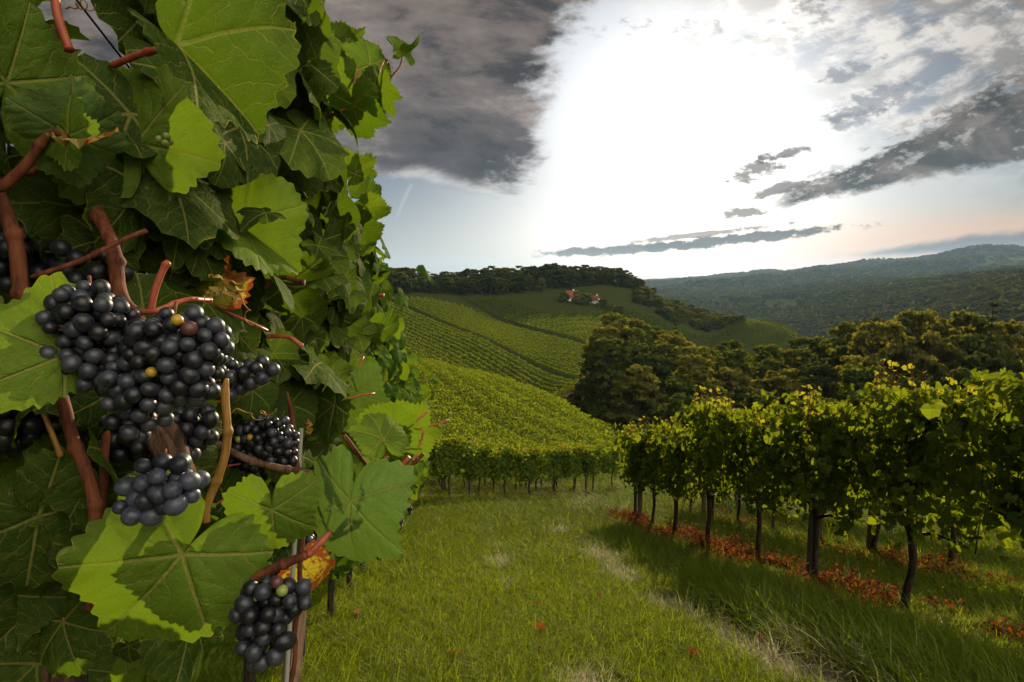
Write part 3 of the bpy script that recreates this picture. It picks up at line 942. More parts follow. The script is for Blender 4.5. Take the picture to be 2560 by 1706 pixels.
def woods():
    g = np.random.default_rng(5)
    # --- the wood in the valley at the right: skyline as elevation tangent against azimuth
    sky_px = [(1470, 900), (1495, 835), (1530, 785), (1565, 792), (1620, 812), (1680, 815), (1715, 822), (1760, 852), (1800, 838), (1850, 862), (1900, 862), (1960, 870), (2000, 850), (2050, 838), (2090, 812),
              (2150, 815), (2190, 775), (2230, 762), (2290, 775), (2340, 755), (2400, 775), (2450, 790), (2520, 800), (2560, 830), (2700, 830), (3000, 830)]
    A = [math.atan2(px_dir(*p)[0], px_dir(*p)[1]) for p in sky_px]
    S = [px_dir(*p)[2] / math.hypot(*px_dir(*p)[:2]) for p in sky_px]
    pts = []
    for ring, r0 in enumerate((82, 92, 102, 113, 125, 138)):
        step = 6.2 / r0
        a = R(7.6) + (0.35 * (ring % 2)) * step
        while a < R(47):
            aj = a + g.normal() * 0.18 * step
            r = r0 + g.normal() * 2.0
            edge = np.interp(math.degrees(aj), [7.3, 9, 12, 16, 24], [133, 100, 84, 76, 72])
            if r > edge: pts.append((aj, r, ring))
            a += step
    n = 0
    for aj, r, ring in pts:
        x, y = r * math.sin(aj), r * math.cos(aj)
        z = float(ter(x, y))
        smax = np.interp(aj, A, S)
        hmax = smax * r - z
        frac = (0.58, 0.70, 0.82, 0.92, 1.0, 1.0)[ring] * (0.86 + 0.18 * g.random())
        h = min(hmax * min(frac, 1.0), 27.0)
        if h < 3.5: h = 3.5
        i = int(g.integers(0, 6))
        lab = ['tall broadleaf tree with a rusty green crown in the valley wood', 'dark broadleaf tree in the valley wood', 'tall broadleaf tree with a rusty green crown in the valley wood',
               'pale olive tree catching the sun in the valley wood', 'tall broadleaf tree with a rusty green crown in the valley wood', 'pale olive tree catching the sun in the valley wood'][i]
        if h < 7:
            bi = i % 3
            tree('shrub', BUSH[bi], 4.4, x, y, h, 1.25, 'shrub at the shaded foot of the valley wood', 'shrub', 'shrubs at the edge of the valley wood', g)
        else:
            tree('broadleaf_tree', WOOD[i], 18.0, x, y, h, 1.0 * (0.88 + 0.3 * g.random()) * (18.0 / max(h, 12)) ** 0.55, lab, 'tree', 'trees of the valley wood', g)
        n += 1
    for (px, py, r, lab) in ((2487, 742, 108, 'dark pointed spruce standing highest at the right end of the valley wood'), (2010, 880, 88, 'slim spruce among the olive crowns in the middle of the valley wood'), (1690, 800, 128, 'dark spruce tip behind the left crowns of the valley wood')):
        d = px_dir(px, py); h = math.hypot(d[0], d[1])
        x, y = d[0] / h * r, d[1] / h * r
        z = float(ter(x, y))
        tree('spruce_tree', FIR[0], 20.0, x, y, d[2] / h * r - z, 1.0, lab, 'tree', 'spruces in the valley wood', g)
    # shrubs on the left edge of the wood by the track
    for (px, py, r, h) in ((1470, 960, 128, 4.5), (1455, 985, 122, 4.0), (1480, 1000, 112, 3.5), (1500, 1030, 98, 3.2), (1450, 1000, 118, 3.0), (1540, 1040, 90, 4.0), (1495, 930, 140, 5.0), (1600, 1060, 80, 4.0)):
        d = px_dir(px, py); q = math.hypot(d[0], d[1])
        tree('shrub', BUSH[int(g.integers(0, 3))], 4.4, d[0] / q * r, d[1] / q * r, h, 1.3, 'shrub beside the grass track at the left edge of the valley wood', 'shrub', 'shrubs by the track', g)
    # --- the wood on the ridge
    rp = [(900, 655), (930, 650), (974, 660), (1034, 670), (1090, 682), (1138, 680), (1180, 672), (1233, 662), (1290, 668), (1376, 655), (1440, 662), (1495, 663), (1555, 670), (1590, 688), (1610, 703)]
    A2 = [math.atan2(px_dir(*p)[0], px_dir(*p)[1]) for p in rp]
    S2 = [px_dir(*p)[2] / math.hypot(*px_dir(*p)[:2]) for p in rp]
    for ring, (dr, fr) in enumerate(((-34, 0.62), (-20, 0.76), (-6, 0.90), (8, 1.0))):
        a = R(-16)
        while a < R(12.6):
            r0 = np.interp(math.degrees(a), [-16, -13, -7, 1, 9, 13], [285, 292, 320, 348, 372, 382]) + 0.75 * dr + g.normal() * 3
            step = 4.6 / r0
            x, y = r0 * math.sin(a), r0 * math.cos(a)
            if not (math.degrees(a) > 2.5 and ring == 0):
                z = float(ter(x, y))
                h = (np.interp(a, A2, S2) * r0 - z) * fr * (0.84 + 0.2 * g.random())
                h = max(5.0, min(h, 24))
                i = int(g.integers(0, 4))
                if math.degrees(a) < -6 and g.random() < 0.18:
                    tree('spruce_tree', FIR[1], 17.0, x, y, h * 1.05, 1.1, 'dark conifer in the wood along the ridge', 'tree', 'conifers of the ridge wood', g, False)
                else:
                    tree('broadleaf_tree', RIDGE[i], 14.0, x, y, h, 1.3 * (14 / h) ** 0.5, 'tree in the dark wood along the ridge crest', 'tree', 'trees of the ridge wood', g, True)
            a += step * (0.8 + 0.4 * g.random())
    # bushes running down the spur
    for i in range(190):
        px = 1590 + 270 * g.random()
        line = np.interp(px, [1600, 1650, 1700, 1800, 1850, 1990], [705, 722, 745, 782, 800, 835])
        low = np.interp(px, [1600, 1700, 1780, 1850, 1990], [760, 820, 835, 805, 840])
        py = line + 8 + max(0, (low - line - 8)) * g.random() ** 1.3
        p = hit_px(px, py, 200, 520, 400)
        if px > 1850 and py > 806 : continue
        tree('shrub', BUSH[int(g.integers(0, 3))], 4.4, p[0], p[1], 2.2 + 3.2 * g.random(), 1.15, 'bush on the spur running down from the ridge wood', 'shrub', 'bushes on the spur', g, False)
    # trees round the farmhouse and at the ridge wood's foot
    spec = ((1440, 762, 404, 9.5, 0.62, 1, 'slim pale green tree between the two red roofs', 'tree'), (1466, 764, 404, 8.5, 1.1, 0, 'round green tree left of the small red barn', 'tree'),
            (1410, 757, 408, 6.5, 1.3, 0, 'low dark tree left of the farmhouse', 'tree'), (1505, 772, 405, 6.0, 1.2, 2, 'dark bush below the small red barn', 'bush'), (1522, 780, 400, 5.0, 1.2, 1, 'pale bush at the lower end of the farm hedge', 'bush'),
            (1545, 785, 398, 6.0, 1.3, 2, 'dark bush at the right end of the farm hedge', 'bush'), (1226, 735, 430, 8.0, 0.9, 0, 'solitary lighter tree at the foot of the ridge wood, leftmost of three', 'tree'), (1320, 730, 440, 12.0, 0.5, 0, 'slim poplar at the foot of the ridge wood', 'tree'),
            (1352, 735, 438, 10.5, 0.75, 1, 'pale tree at the foot of the ridge wood, left of the farmhouse', 'tree'), (1272, 735, 435, 6.5, 1.2, 2, 'low round tree below the ridge wood', 'tree'))
    for px, py, r, h, wd, bi, lab, cat in spec:
        h, r = h * 0.76, rc(r)
        d = px_dir(px, py); q = math.hypot(d[0], d[1])
        tree('farm_tree' if cat == 'tree' else 'bush', BUSH[bi], 4.4, d[0] / q * r, d[1] / q * r, h, wd * 0.9, lab, cat, 'trees round the farmhouse', g)
woods()

# ------------------------------------------------------------------ farm buildings
def house(name, px, py, r, L, W, H, RH, rz, label, group=None, far=False):
    d = px_dir(px, py); q = math.hypot(d[0], d[1])
    x, y = d[0] / q * r, d[1] / q * r
    z = float(ter(x, y))
    o = thing(name, label, 'house', group, (x, y, z), rz)
    b = Build(); box_mesh(b, (-L / 2, -W / 2, -1.5), (L / 2, W / 2, H))
    V = [(-L / 2, -W / 2, H), (-L / 2, W / 2, H), (-L / 2, 0, H + RH * 0.98), (L / 2, -W / 2, H), (L / 2, W / 2, H), (L / 2, 0, H + RH * 0.98)]
    b.add(V, [(0, 2, 1), (3, 4, 5)])
    link('wall', b.mesh('wall', M['wall']), o)
    e, t = 0.5, 0.22
    rb = Build()
    for s in (-1, 1):
        sl = RH / (W / 2)
        y0, y1 = s * (W / 2 + e), 0.0
        z0, z1 = H - e * sl, H + RH
        Vr = [(-L / 2 - e, y0, z0), (L / 2 + e, y0, z0), (L / 2 + e, y1, z1), (-L / 2 - e, y1, z1)]
        Vr += [(a, bb, c + t) for a, bb, c in Vr]
        T = [(0, 2, 1), (0, 3, 2), (4, 5, 6), (4, 6, 7), (0, 1, 5), (0, 5, 4), (1, 2, 6), (1, 6, 5), (3, 0, 4), (3, 4, 7)]
        rb.add(Vr, T)
    rf = link('roof', rb.mesh('roof', M['roof']), o)
    if far: return o
    cb = Build(); box_mesh(cb, (L * 0.2, 0.4, H + RH * 0.5), (L * 0.2 + 0.7, 1.1, H + RH + 1.0))
    link('chimney', cb.mesh('chimney', M['wall']), rf)
    for i in range(3):
        wb = Build(); xx = -L / 2 + L * (i + 0.5) / 3
        box_mesh(wb, (xx - 0.5, -W / 2 - 0.03, 1.0), (xx + 0.5, -W / 2 + 0.1, 2.3))
        link('window', wb.mesh('window', M['glass_dark']), o)
    return o
house('farmhouse', 1428, 752, rc(419), 6.2, 5, 2.2, 2.6, R(20), 'white farmhouse with a red roof below the ridge wood, larger of the two farm buildings')
house('barn', 1485, 758, rc(417), 5, 4, 1.6, 1.9, R(-25), 'small red-roofed barn behind the round green tree')
FH = [(2190, 686, 2650, 'white'), (2298, 700, 2500, 'white'), (2062, 672, 4200, 'pale'), (2352, 690, 2600, 'pale'), (2378, 724, 1900, 'white'), (2120, 684, 3400, 'pale'), (2000, 690, 4000, 'pale')]
for px, py, r, _ in FH:
    house('hill_house', px, py, r, 16, 12, 5.0, 5, 0.7 * (px % 3), 'tiny pale house on the hazy hills at the right', 'houses on the far hills', True)

def mast():
    p = hit_px(2395, 634, 3500, 6500, 900)
    o = thing('radio_mast', 'thin radio mast on the highest point of the far ridge', 'mast', None, (p[0], p[1], float(ter(p[0], p[1])) + 4))
    b = Build()
    for i in range(4):
        b.add(*tube([(2.2 * math.cos(i * 1.571), 2.2 * math.sin(i * 1.571), -14), (0.4 * math.cos(i * 1.571), 0.4 * math.sin(i * 1.571), 34)], [0.9, 0.5], 5))
    for j in range(6):
        s = 2.2 - 0.3 * j
        b.add(*tube([(s, 0, 6 * j - 6), (0, s, 6 * j - 3), (-s, 0, 6 * j), (0, -s, 6 * j + 2), (s, 0, 6 * j)], 0.35, 4))
    link('lattice', b.mesh('lattice', M['metal']), o)
    a = Build().add(*tube([(0, 0, 33), (0, 0, 50)], [0.5, 0.25], 5)).mesh('antenna', M['metal'])
    link('antenna', a, o)
mast()

# ------------------------------------------------------------------ wooded far hills: nobody could count these crowns
def gn_scatter(obj, coll, name):
    ng = bpy.data.node_groups.new(name, 'GeometryNodeTree')
    ng.interface.new_socket('Geometry', in_out='INPUT', socket_type='NodeSocketGeometry')
    ng.interface.new_socket('Geometry', in_out='OUTPUT', socket_type='NodeSocketGeometry')
    n, l = ng.nodes, ng.links
    gi, go = n.new('NodeGroupInput'), n.new('NodeGroupOutput')
    ci = n.new('GeometryNodeCollectionInfo')
    ci.inputs[0].default_value = coll
    ci.inputs[1].default_value = True
    ci.inputs[2].default_value = True
    ip = n.new('GeometryNodeInstanceOnPoints')
    ip.inputs['Pick Instance'].default_value = True
    def na(nm, dt):
        q = n.new('GeometryNodeInputNamedAttribute'); q.data_type = dt
        q.inputs[0].default_value = nm
        return [s for s in q.outputs if s.enabled and s.name == 'Attribute'][0]
    l.new(gi.outputs[0], ip.inputs['Points'])
    l.new(ci.outputs[0], ip.inputs['Instance'])
    l.new(na('rot', 'FLOAT_VECTOR'), ip.inputs['Rotation'])
    l.new(na('scl', 'FLOAT_VECTOR'), ip.inputs['Scale'])
    l.new(na('pick', 'INT'), ip.inputs['Instance Index'])
    l.new(ip.outputs[0], go.inputs[0])
    md = obj.modifiers.new('scatter', 'NODES')
    md.node_group = ng

def points_mesh(name, P, rot, scl, pick, extra=None):
    me = bpy.data.meshes.new(name)
    me.vertices.add(len(P))
    me.vertices.foreach_set('co', np.ascontiguousarray(P, np.float32).ravel())
    for nm, a in (('rot', rot), ('scl', scl)):
        at = me.attributes.new(nm, 'FLOAT_VECTOR', 'POINT'); at.data.foreach_set('vector', np.ascontiguousarray(a, np.float32).ravel())
    at = me.attributes.new('pick', 'INT', 'POINT'); at.data.foreach_set('value', np.ascontiguousarray(pick, np.int32))
    for nm, a in (extra or {}).items():
        at = me.attributes.new(nm, 'FLOAT', 'POINT'); at.data.foreach_set('value', np.ascontiguousarray(a, np.float32))
    return me

def far_wood():
    coll = bpy.data.collections.new('far_crowns')
    for i in range(4):
        g = np.random.default_rng(600 + i)
        _, P, N = crown_points(g, 1.0, 1.3, -0.2, 12, 11)
        V, T, L, rn = scatter(P, 0.42 * (0.7 + 0.6 * g.random(len(P))), g, rot=orient(N, g, 0.5))
        me = Build().add(V, T, L, rn).mesh('far_crown', M[['far_tree', 'tree_dark', 'far_tree', 'tree'][i]])
        coll.objects.link(bpy.data.objects.new('far_crown', me))
    g = np.random.default_rng(77)
    n = 60000
    r = np.exp(np.log(560) + (math.log(6500) - math.log(560)) * g.random(n))
    a = R(3) + R(48) * g.random(n)
    x, y = r * np.sin(a), r * np.cos(a)
    f = np.sin(x / 190 + 1.7 * np.sin(y / 260)) * np.sin(y / 330 + 1.1 * np.sin(x / 240)) + 0.25 * g.normal(size=n)
    keep = (f > -0.55) | (r < 1250)
    keep &= g.random(n) < np.clip(1.25 - (r - 600) / 9000, 0.35, 1)
    x, y, r = x[keep], y[keep], r[keep]
    z = ter(x, y)
    far = sm(r, 600, 1500)
    z = z + far * hill_bumps(x, y)
    m = len(x)
    s = np.clip(r * 0.0055, 4.5, 13) * (0.7 + 0.6 * g.random(m))
    rot = np.column_stack([np.zeros(m), np.zeros(m), g.random(m) * 6.283])
    me = points_mesh('distant_wood', np.column_stack([x, y, z]), rot, np.column_stack([s, s, s * np.clip(1.2 - r / 9000, .7, 1.2)]), g.integers(0, 4, m))
    o = stuff('distant_wood', me, 'hazy blue-green woods covering the far hills', 'wood')
    gn_scatter(o, coll, 'far_wood_scatter')
far_wood()

# ------------------------------------------------------------------ the air
def haze():
    m, k, out = new_mat('haze')
    pv = k.new('ShaderNodeVolumePrincipled')
    pv.inputs['Color'].default_value = (0.40, 0.63, 1.0, 1)
    pv.inputs['Density'].default_value = HAZE
    pv.inputs['Anisotropy'].default_value = 0.3
    k.l.new(pv.outputs[0], out.inputs['Volume'])
    b = Build(); box_mesh(b, (-11000, -600, -260), (11000, 14500, 420))
    o = link('haze', b.mesh('haze', m))
    o['kind'] = 'stuff'
    o['label'] = 'thin blue air lying over the far hills'
    o['category'] = 'haze'
HAZE = 0.00004
haze()
# ------------------------------------------------------------------ grape leaf shape
_RT = np.array([0, 14, 27, 40, 54, 68, 86, 102, 118, 134, 150, 164, 174, 180.0])
def leaf_profile(th_deg, kind=0):
    rr = {0: [1.0, .93, .86, .88, .93, .87, .79, .79, .81, .77, .66, .50, .28, .06],
          1: [1.0, .95, .90, .92, .95, .90, .86, .90, .94, .92, .84, .66, .36, .06],
          3: [1.0, .93, .84, .90, .95, .84, .66, .54, .48, .44, .38, .30, .18, .05],
          2: [1.0, .84, .66, .74, .88, .74, .56, .62, .70, .64, .50, .36, .20, .05]}[kind]
    return np.interp(np.abs(th_deg), _RT, rr)

def leaf_outline(th, kind, g, teeth=13, amp=0.055):
    d = np.degrees(np.abs(th))
    base = leaf_profile(d, kind)
    s = d / 180 * teeth + np.where(th < 0, 0.37, 0.0)
    f = s - np.floor(s)
    saw = np.where(f < 0.62, f / 0.62, (1 - f) / 0.38)
    wob = 1 + 0.05 * np.sin(th * 5 + g.random() * 6) + 0.03 * np.sin(th * 9 + g.random() * 6)
    fade = np.clip((176 - d) / 30, 0, 1)
    return base * wob + amp * (saw - 0.5) * fade * (0.7 + 0.6 * np.sin(np.floor(s) * 2.3) ** 2)

def leaf_mesh_arrays(nt, nr, kind, g, cup=0.12, fold=0.12, wave=0.06, droop=0.15, pucker=0.012, teeth=13, amp=0.055, curl=0.0):
    th = np.linspace(-math.pi, math.pi, nt)
    ro = leaf_outline(th, kind, g, teeth, amp)
    t = (np.arange(1, nr + 1) / nr) ** 0.85
    RHO = ro[None] * t[:, None]
    x = np.concatenate([[0], (RHO * np.sin(th)).ravel()])
    y = np.concatenate([[0], (RHO * np.cos(th)).ravel()])
    tt = np.concatenate([[0], np.repeat(t, nt)])
    TH = np.concatenate([[0], np.tile(th, nr)])
    rho = np.hypot(x, y)
    d = np.degrees(np.abs(TH))
    cen = np.where(d < 27, 0, np.where(d < 86, 54, 118))
    ph = np.radians(d - cen)
    lx, ly = rho * np.sin(ph), rho * np.cos(ph)
    al = np.abs(lx)
    s = (ly - al * 0.95) * 4.6 + np.where(lx > 0, 0.5, 0)
    fs = np.abs(s - np.floor(s) - 0.5)
    p1, p2, p3 = g.random(3) * 6.28
    z = -cup * rho ** 2 + fold * np.abs(x) * (1 - 0.4 * rho) - droop * np.maximum(y, 0) ** 2
    z = z + wave * np.sin(3 * TH + p1) * rho ** 2 + wave * 0.7 * np.sin(6 * TH + p2) * rho ** 3 + wave * 0.4 * np.sin(11 * TH + p3) * rho ** 4
    z = z + 0.5 * pucker * (np.sin(13 * x + p1) * np.sin(12 * y + p2) + 0.6 * np.sin(21 * x + 5 * y + p3) * np.sin(19 * y - 6 * x)) + 0.35 * pucker * (np.minimum(fs, 0.30) / 0.30) * np.clip(al / 0.05, 0, 1) - pucker * 0.8 * np.exp(-(al / 0.03) ** 2) * (rho > 0.02)
    z = z + curl * np.clip(tt - 0.7, 0, 1) ** 2 * 4
    V = np.column_stack([x, y, z])
    T = []
    for j in range(nt - 1):
        T.append((0, 1 + j + 1, 1 + j))
    for i in range(nr - 1):
        a = 1 + i * nt
        j = np.arange(nt - 1)
        T += list(np.column_stack([a + j, a + j + 1, a + nt + j + 1])) + list(np.column_stack([a + j, a + nt + j + 1, a + nt + j]))
    L = np.column_stack([x, y, tt])
    return V, np.array(T), L

_g = np.random.default_rng(11)
LOW = [leaf_mesh_arrays(15, 1, k, _g, 0.25, 0.18, 0.12, 0.2, 0, 6, 0.10) for k in (0, 1, 2)]       # leaf of a vine some metres off
MID = [leaf_mesh_arrays(45, 3, k, _g, 0.20, 0.16, 0.09, 0.18, 0.0, 9, 0.08) for k in (0, 1, 2, 1)]  # leaf one to four metres off

def leaf_batch(b, tpl, P, N, size, g, mat=0, jit=0.5, down=0.9, rnd=None):
    """leaves at P whose upper faces look along N and whose tips hang"""
    V0, T0, L0 = tpl
    n = len(P)
    z = N + g.normal(size=N.shape) * jit
    z /= np.linalg.norm(z, axis=1)[:, None]
    tip = np.tile([0.0, 0, -1.0], (n, 1)) * down + g.normal(size=(n, 3)) * 0.45
    yv = tip - (tip * z).sum(1)[:, None] * z
    yv /= np.linalg.norm(yv, axis=1)[:, None] + 1e-9
    xv = np.cross(yv, z)
    V, T, L, rn = scatter(P, size, g, tpl=V0, tri=T0, rot=np.stack([xv, yv, z], -1), leaf=L0, rnd=rnd)
    b.add(V, T, L, rn, mat)

# ------------------------------------------------------------------ vines of the near rows (row runs along local y)
def vine_meshes(seed, n_leaf, top, size=0.062, tips=26, tpl=LOW, half=0.60):
    g = np.random.default_rng(seed)
    b = Build()
    n = n_leaf
    y = (g.random(n) * 2 - 1) * half
    z = 0.84 + (top - 0.84) * g.beta(1.35, 1.15, n)
    # shoots: leaves gather along upright canes, leaving gaps between them
    ns = 9
    sy = np.linspace(-half * 0.92, half * 0.92, ns) + g.normal(size=ns) * 0.03
    k = g.integers(0, ns, n)
    y = sy[k] + g.normal(size=n) * 0.085
    side = np.where(g.random(n) < 0.5, -1.0, 1.0)
    th = 0.20 * (0.75 + 0.5 * np.sin(z * 3.0 + sy[k] * 5))
    x = side * np.abs(g.normal(size=n)) * th + 0.05 * g.normal(size=n)
    topk = top + 0.14 * np.sin(sy * 6 + seed)[k] - 0.22 * np.maximum(0, np.abs(sy[k]) / half - 0.6)
    z = np.minimum(z, topk - 0.05 * g.random(n))
    P = np.column_stack([x, y, z])
    N = np.column_stack([side * 1.0, np.zeros(n), np.full(n, 0.55)])
    q = n // 3
    for i in range(3):
        s = slice(i * q, (i + 1) * q)
        leaf_batch(b, tpl[i], P[s], N[s], size * (0.65 + 0.75 * g.random(len(P[s]))), g, 0)
    # pale young leaves on shoots above the trellis
    tp = []
    for j in range(tips):
        yy = (g.random() * 2 - 1) * half
        hh = top - 0.10 + 0.30 * g.random() ** 2.2
        c = np.array([0.12 * g.normal(), yy, hh])
        tp.append(c)
        if hh > top + 0.02:
            for e in range(3): tp.append(c + np.array([0.04 * g.normal(), 0.04 * g.normal(), -0.06 * (e + 1)]))
            b.add(*tube([c - np.array([0, 0, 0.4]), c - np.array([0.01, 0.02, 0.2]), c], 0.004, 4), mat=2)
    tp = np.array(tp)
    leaf_batch(b, tpl[0], tp, np.tile([0, 0, 1.0], (len(tp), 1)), size * (0.35 + 0.40 * g.random(len(tp))), g, 1, 0.8, 0.2)
    fol = b.mesh('foliage', [M['leaf_row'], M['leaf_tip'], M['cane']])
    t = Build()
    lean = 0.014 * g.normal(size=2)
    w = 0.030 + 0.010 * g.random()
    pts = smooth_path([(lean[0] * 1.5, lean[1], -0.25), (lean[0], lean[1] * 1.4, 0.15), (-lean[0], -lean[1], 0.45), (0, 0.02, 0.72), (0.01, 0.08, 0.86)], 12)
    t.add(*tube(pts, w * np.array([1.35, 1.3, 1.15, 1.0, 0.95, 0.9, 0.92, 1.0, 0.95, 1.1, 1.15, 0.7]), 9))
    for s in (-1, 1):
        t.add(*tube(smooth_path([(0, 0.02, 0.72), (0.01, s * 0.2, 0.84), (0, s * half * 0.9, 0.88)], 8), np.linspace(w * 0.6, w * 0.25, 8), 6))
    for yy in sy:
        t.add(*tube(smooth_path([(0, yy, 0.86), (0.04 * g.normal(), yy + 0.04 * g.normal(), 1.3), (0.03 * g.normal(), yy + 0.06 * g.normal(), top - 0.1)], 6), np.linspace(0.006, 0.003, 6), 4))
    return fol, t.mesh('trunk', M['trunk'], True)

def grounded(x, y): return (x, y, _fastz(x, y))
ORD = ['first', 'second', 'third', 'fourth', 'fifth', 'sixth', 'seventh', 'eighth', 'ninth', 'tenth', 'eleventh', 'twelfth', 'thirteenth', 'fourteenth', 'fifteenth', 'sixteenth', 'seventeenth', 'eighteenth', 'nineteenth', 'twentieth']

NEARV = [vine_meshes(31 + i, 1150, (1.98, 2.06, 1.90, 2.12, 2.0)[i], 0.057, (30, 42, 22, 44, 34)[i]) for i in range(5)]
def put_vine(i, x, y, rz, label, group, sc=1.0):
    o = thing('grapevine', label, 'grapevine', group, grounded(x, y), rz)
    o.scale = (sc, 1.0, sc)
    link('foliage', NEARV[i][0], o)
    link('trunk', NEARV[i][1], o)
    return o

def post_mesh(seed, w, d, h):
    g = np.random.default_rng(seed)
    b = Build()
    n = 9
    for s in range(1):
        zz = np.linspace(-0.3, h, n)
        V, T = [], []
        for i, z in enumerate(zz):
            j = 0.004 * g.normal(size=(4, 2))
            for k, (sx, sy) in enumerate(((-1, -1), (1, -1), (1, 1), (-1, 1))):
                V.append((sx * w / 2 + j[k, 0], sy * d / 2 + j[k, 1], z))
        for i in range(n - 1):
            for k in range(4):
                a, c = i * 4 + k, i * 4 + (k + 1) % 4
                T += [(a, c, c + 4), (a, c + 4, a + 4)]
        e = (n - 1) * 4
        T += [(e, e + 1, e + 2), (e, e + 2, e + 3)]
        b.add(V, T)
    return b.mesh('post', M['post'])
POST = [post_mesh(3, 0.085, 0.085, 2.02), post_mesh(4, 0.075, 0.09, 1.95)]

def wire_between(p, q, n=24, sag=0.02, rad=0.0016):
    t = np.linspace(0, 1, n)[:, None]
    P = np.array(p) * (1 - t) + np.array(q) * t
    P[:, 2] -= sag * np.sin(math.pi * t[:, 0])
    return tube(P, rad, 5)

ROW_D = -0.115
def right_rows():
    g = np.random.default_rng(61)
    rz = math.atan(-ROW_D)
    rows = [('nearest row at the right', 3.47, [3.62, 4.90, 6.08, 7.36, 8.72, 9.98, 11.25, 12.4]),
            ('second row at the right', 5.55, [5.4, 6.7, 7.95, 9.2, 10.5, 11.8, 13.0, 14.2]),
            ('third row at the right', 7.65, [7.6, 8.9, 10.2, 11.5, 12.8, 14.1, 15.4, 16.7])]
    for ri, (rn, X0, ys) in enumerate(rows):
        n = len(ys)
        for i, y in enumerate(ys):
            x = X0 + ROW_D * (y - 6.2) + 0.03 * g.normal()
            vi = (i * 2 + ri * 3 + (1 if i == 1 else 0)) % 5
            lab = f'backlit grapevine in the {rn}, {ORD[i]} from its near end' if i < n // 2 else f'backlit grapevine in the {rn}, {ORD[n - 1 - i]} from its far end'
            put_vine(vi, x, y + 0.05, rz, lab, 'grapevines in the rows at the right', 1.0 + 0.03 * g.normal() + (0.03 if ri == 0 else 0))
        for j, y in enumerate({0: (6.25, 12.0), 1: (8.1, 13.5), 2: (10.3, 16.0)}[ri]):
            x = X0 + ROW_D * (y - 6.2) + (0.0 if ri == 0 else 0.02)
            o = thing('vineyard_post', (f'weathered wooden post at the near half of the {rn}', f'weathered wooden post at the far end of the {rn}')[j], 'post', 'posts of the rows at the right', grounded(x, y), rz, POST[j])
        # trellis wires of the row
        for hgt in (0.88, 1.35, 1.8):
            b = Build()
            ya, yb = ys[0] - 0.6, ys[-1] + 0.6
            xa, xb = X0 + ROW_D * (ya - 6.2), X0 + ROW_D * (yb - 6.2)
            pa, pb = np.array([xa, ya, _fastz(xa, ya) + hgt]), np.array([xb, yb, _fastz(xb, yb) + hgt])
            b.add(*wire_between(pa * 0, pb - pa))
            thing('trellis_wire', f'{ {0.88: "lowest", 1.35: "middle", 1.8: "upper"}[hgt]} trellis wire of the {rn}', 'wire', 'trellis wires at the right', tuple(pa), 0, b.mesh('trellis_wire', M['wire']))
right_rows()

def middle_rows():
    g = np.random.default_rng(62)
    rz = math.atan2(-FA_D[0], FA_D[1])
    for k in range(3):
        o = FA_P + FA_N * (2.25 * k)
        lo, hi = (-1.2, 9.6) if k == 0 else ((-2.2, 10.6) if k == 1 else (-3.2, 11.6))
        s = np.arange(lo, hi, 1.18)
        rn = ('front', 'second', 'third')[k]
        for i, t in enumerate(s):
            p = o + FA_D * (t + 0.06 * g.normal())
            put_vine((i * 3 + k) % 5, p[0], p[1], rz, f'grapevine in the {rn} row across the end of the lane, {ORD[i]} from the left', 'grapevines across the end of the lane', 0.95 + 0.03 * g.normal())
        for j, t in enumerate((1.95, 7.8)):
            p = o + FA_D * (t + k * 0.5)
            thing('vineyard_post', f'dark post in the {rn} row across the lane, {("left", "right")[j]} of two', 'post', 'posts of the rows across the lane', grounded(p[0], p[1]), rz, POST[j])
middle_rows()
# ------------------------------------------------------------------ the vine row at the left, close to the viewer
F_D = F_PX / 1.088                                  # the photograph looked at 2353 px wide
def D(x, y, t):
    return t * (CF + CR * (x - 1176.5) / F_D + CU * (784.0 - y) / F_D)
ROW_L = -0.14                                       # the row runs downhill, slightly to the left
def row_x(y): return -0.46 + ROW_L * y

HERO = []
def hero_leaves():
    g = np.random.default_rng(15)
    spec = [(0, .16, .10, .07, .10), (0, .10, .16, .10, .05), (1, .14, .12, .08, .15), (1, .22, .05, .05, .22), (0, .28, .20, .09, .28), (2, .15, .12, .09, .15), (1, .05, .26, .06, .10), (0, -.12, .22, .10, .05), (2, .3, .05, .12, .35), (1, -.05, .30, .08, .02), (1, .06, 1.0, .06, .12), (3, .10, .10, .07, .10), (3, .05, .22, .08, .14), (3, .05, 1.25, .07, .10)]
    for i, (k, cup, fold, wave, droop) in enumerate(spec):
        V, T, L = leaf_mesh_arrays(225, 14, k, g, cup, fold, wave, droop, 0.014, 17, 0.070, 0.04 * g.normal())
        HERO.append((V, T, L))
hero_leaves()
_hm = {}
def hero_mesh(v, mat, rnd):
    key = (v, mat, round(rnd * 3))
    if key not in _hm:
        V, T, L = HERO[v]
        _hm[key] = Build().add(V, T, L, round(rnd * 3) / 3).mesh('leaf', M[mat], True)
    return _hm[key]
_pet = Build().add(*tube(smooth_path([(0, 0.0, 0.0), (0.0, -0.22, -0.10), (0.03, -0.5, -0.38), (0.02, -0.7, -0.7)], 9), np.linspace(0.020, 0.026, 9), 7)).mesh('petiole', M['petiole'], True)

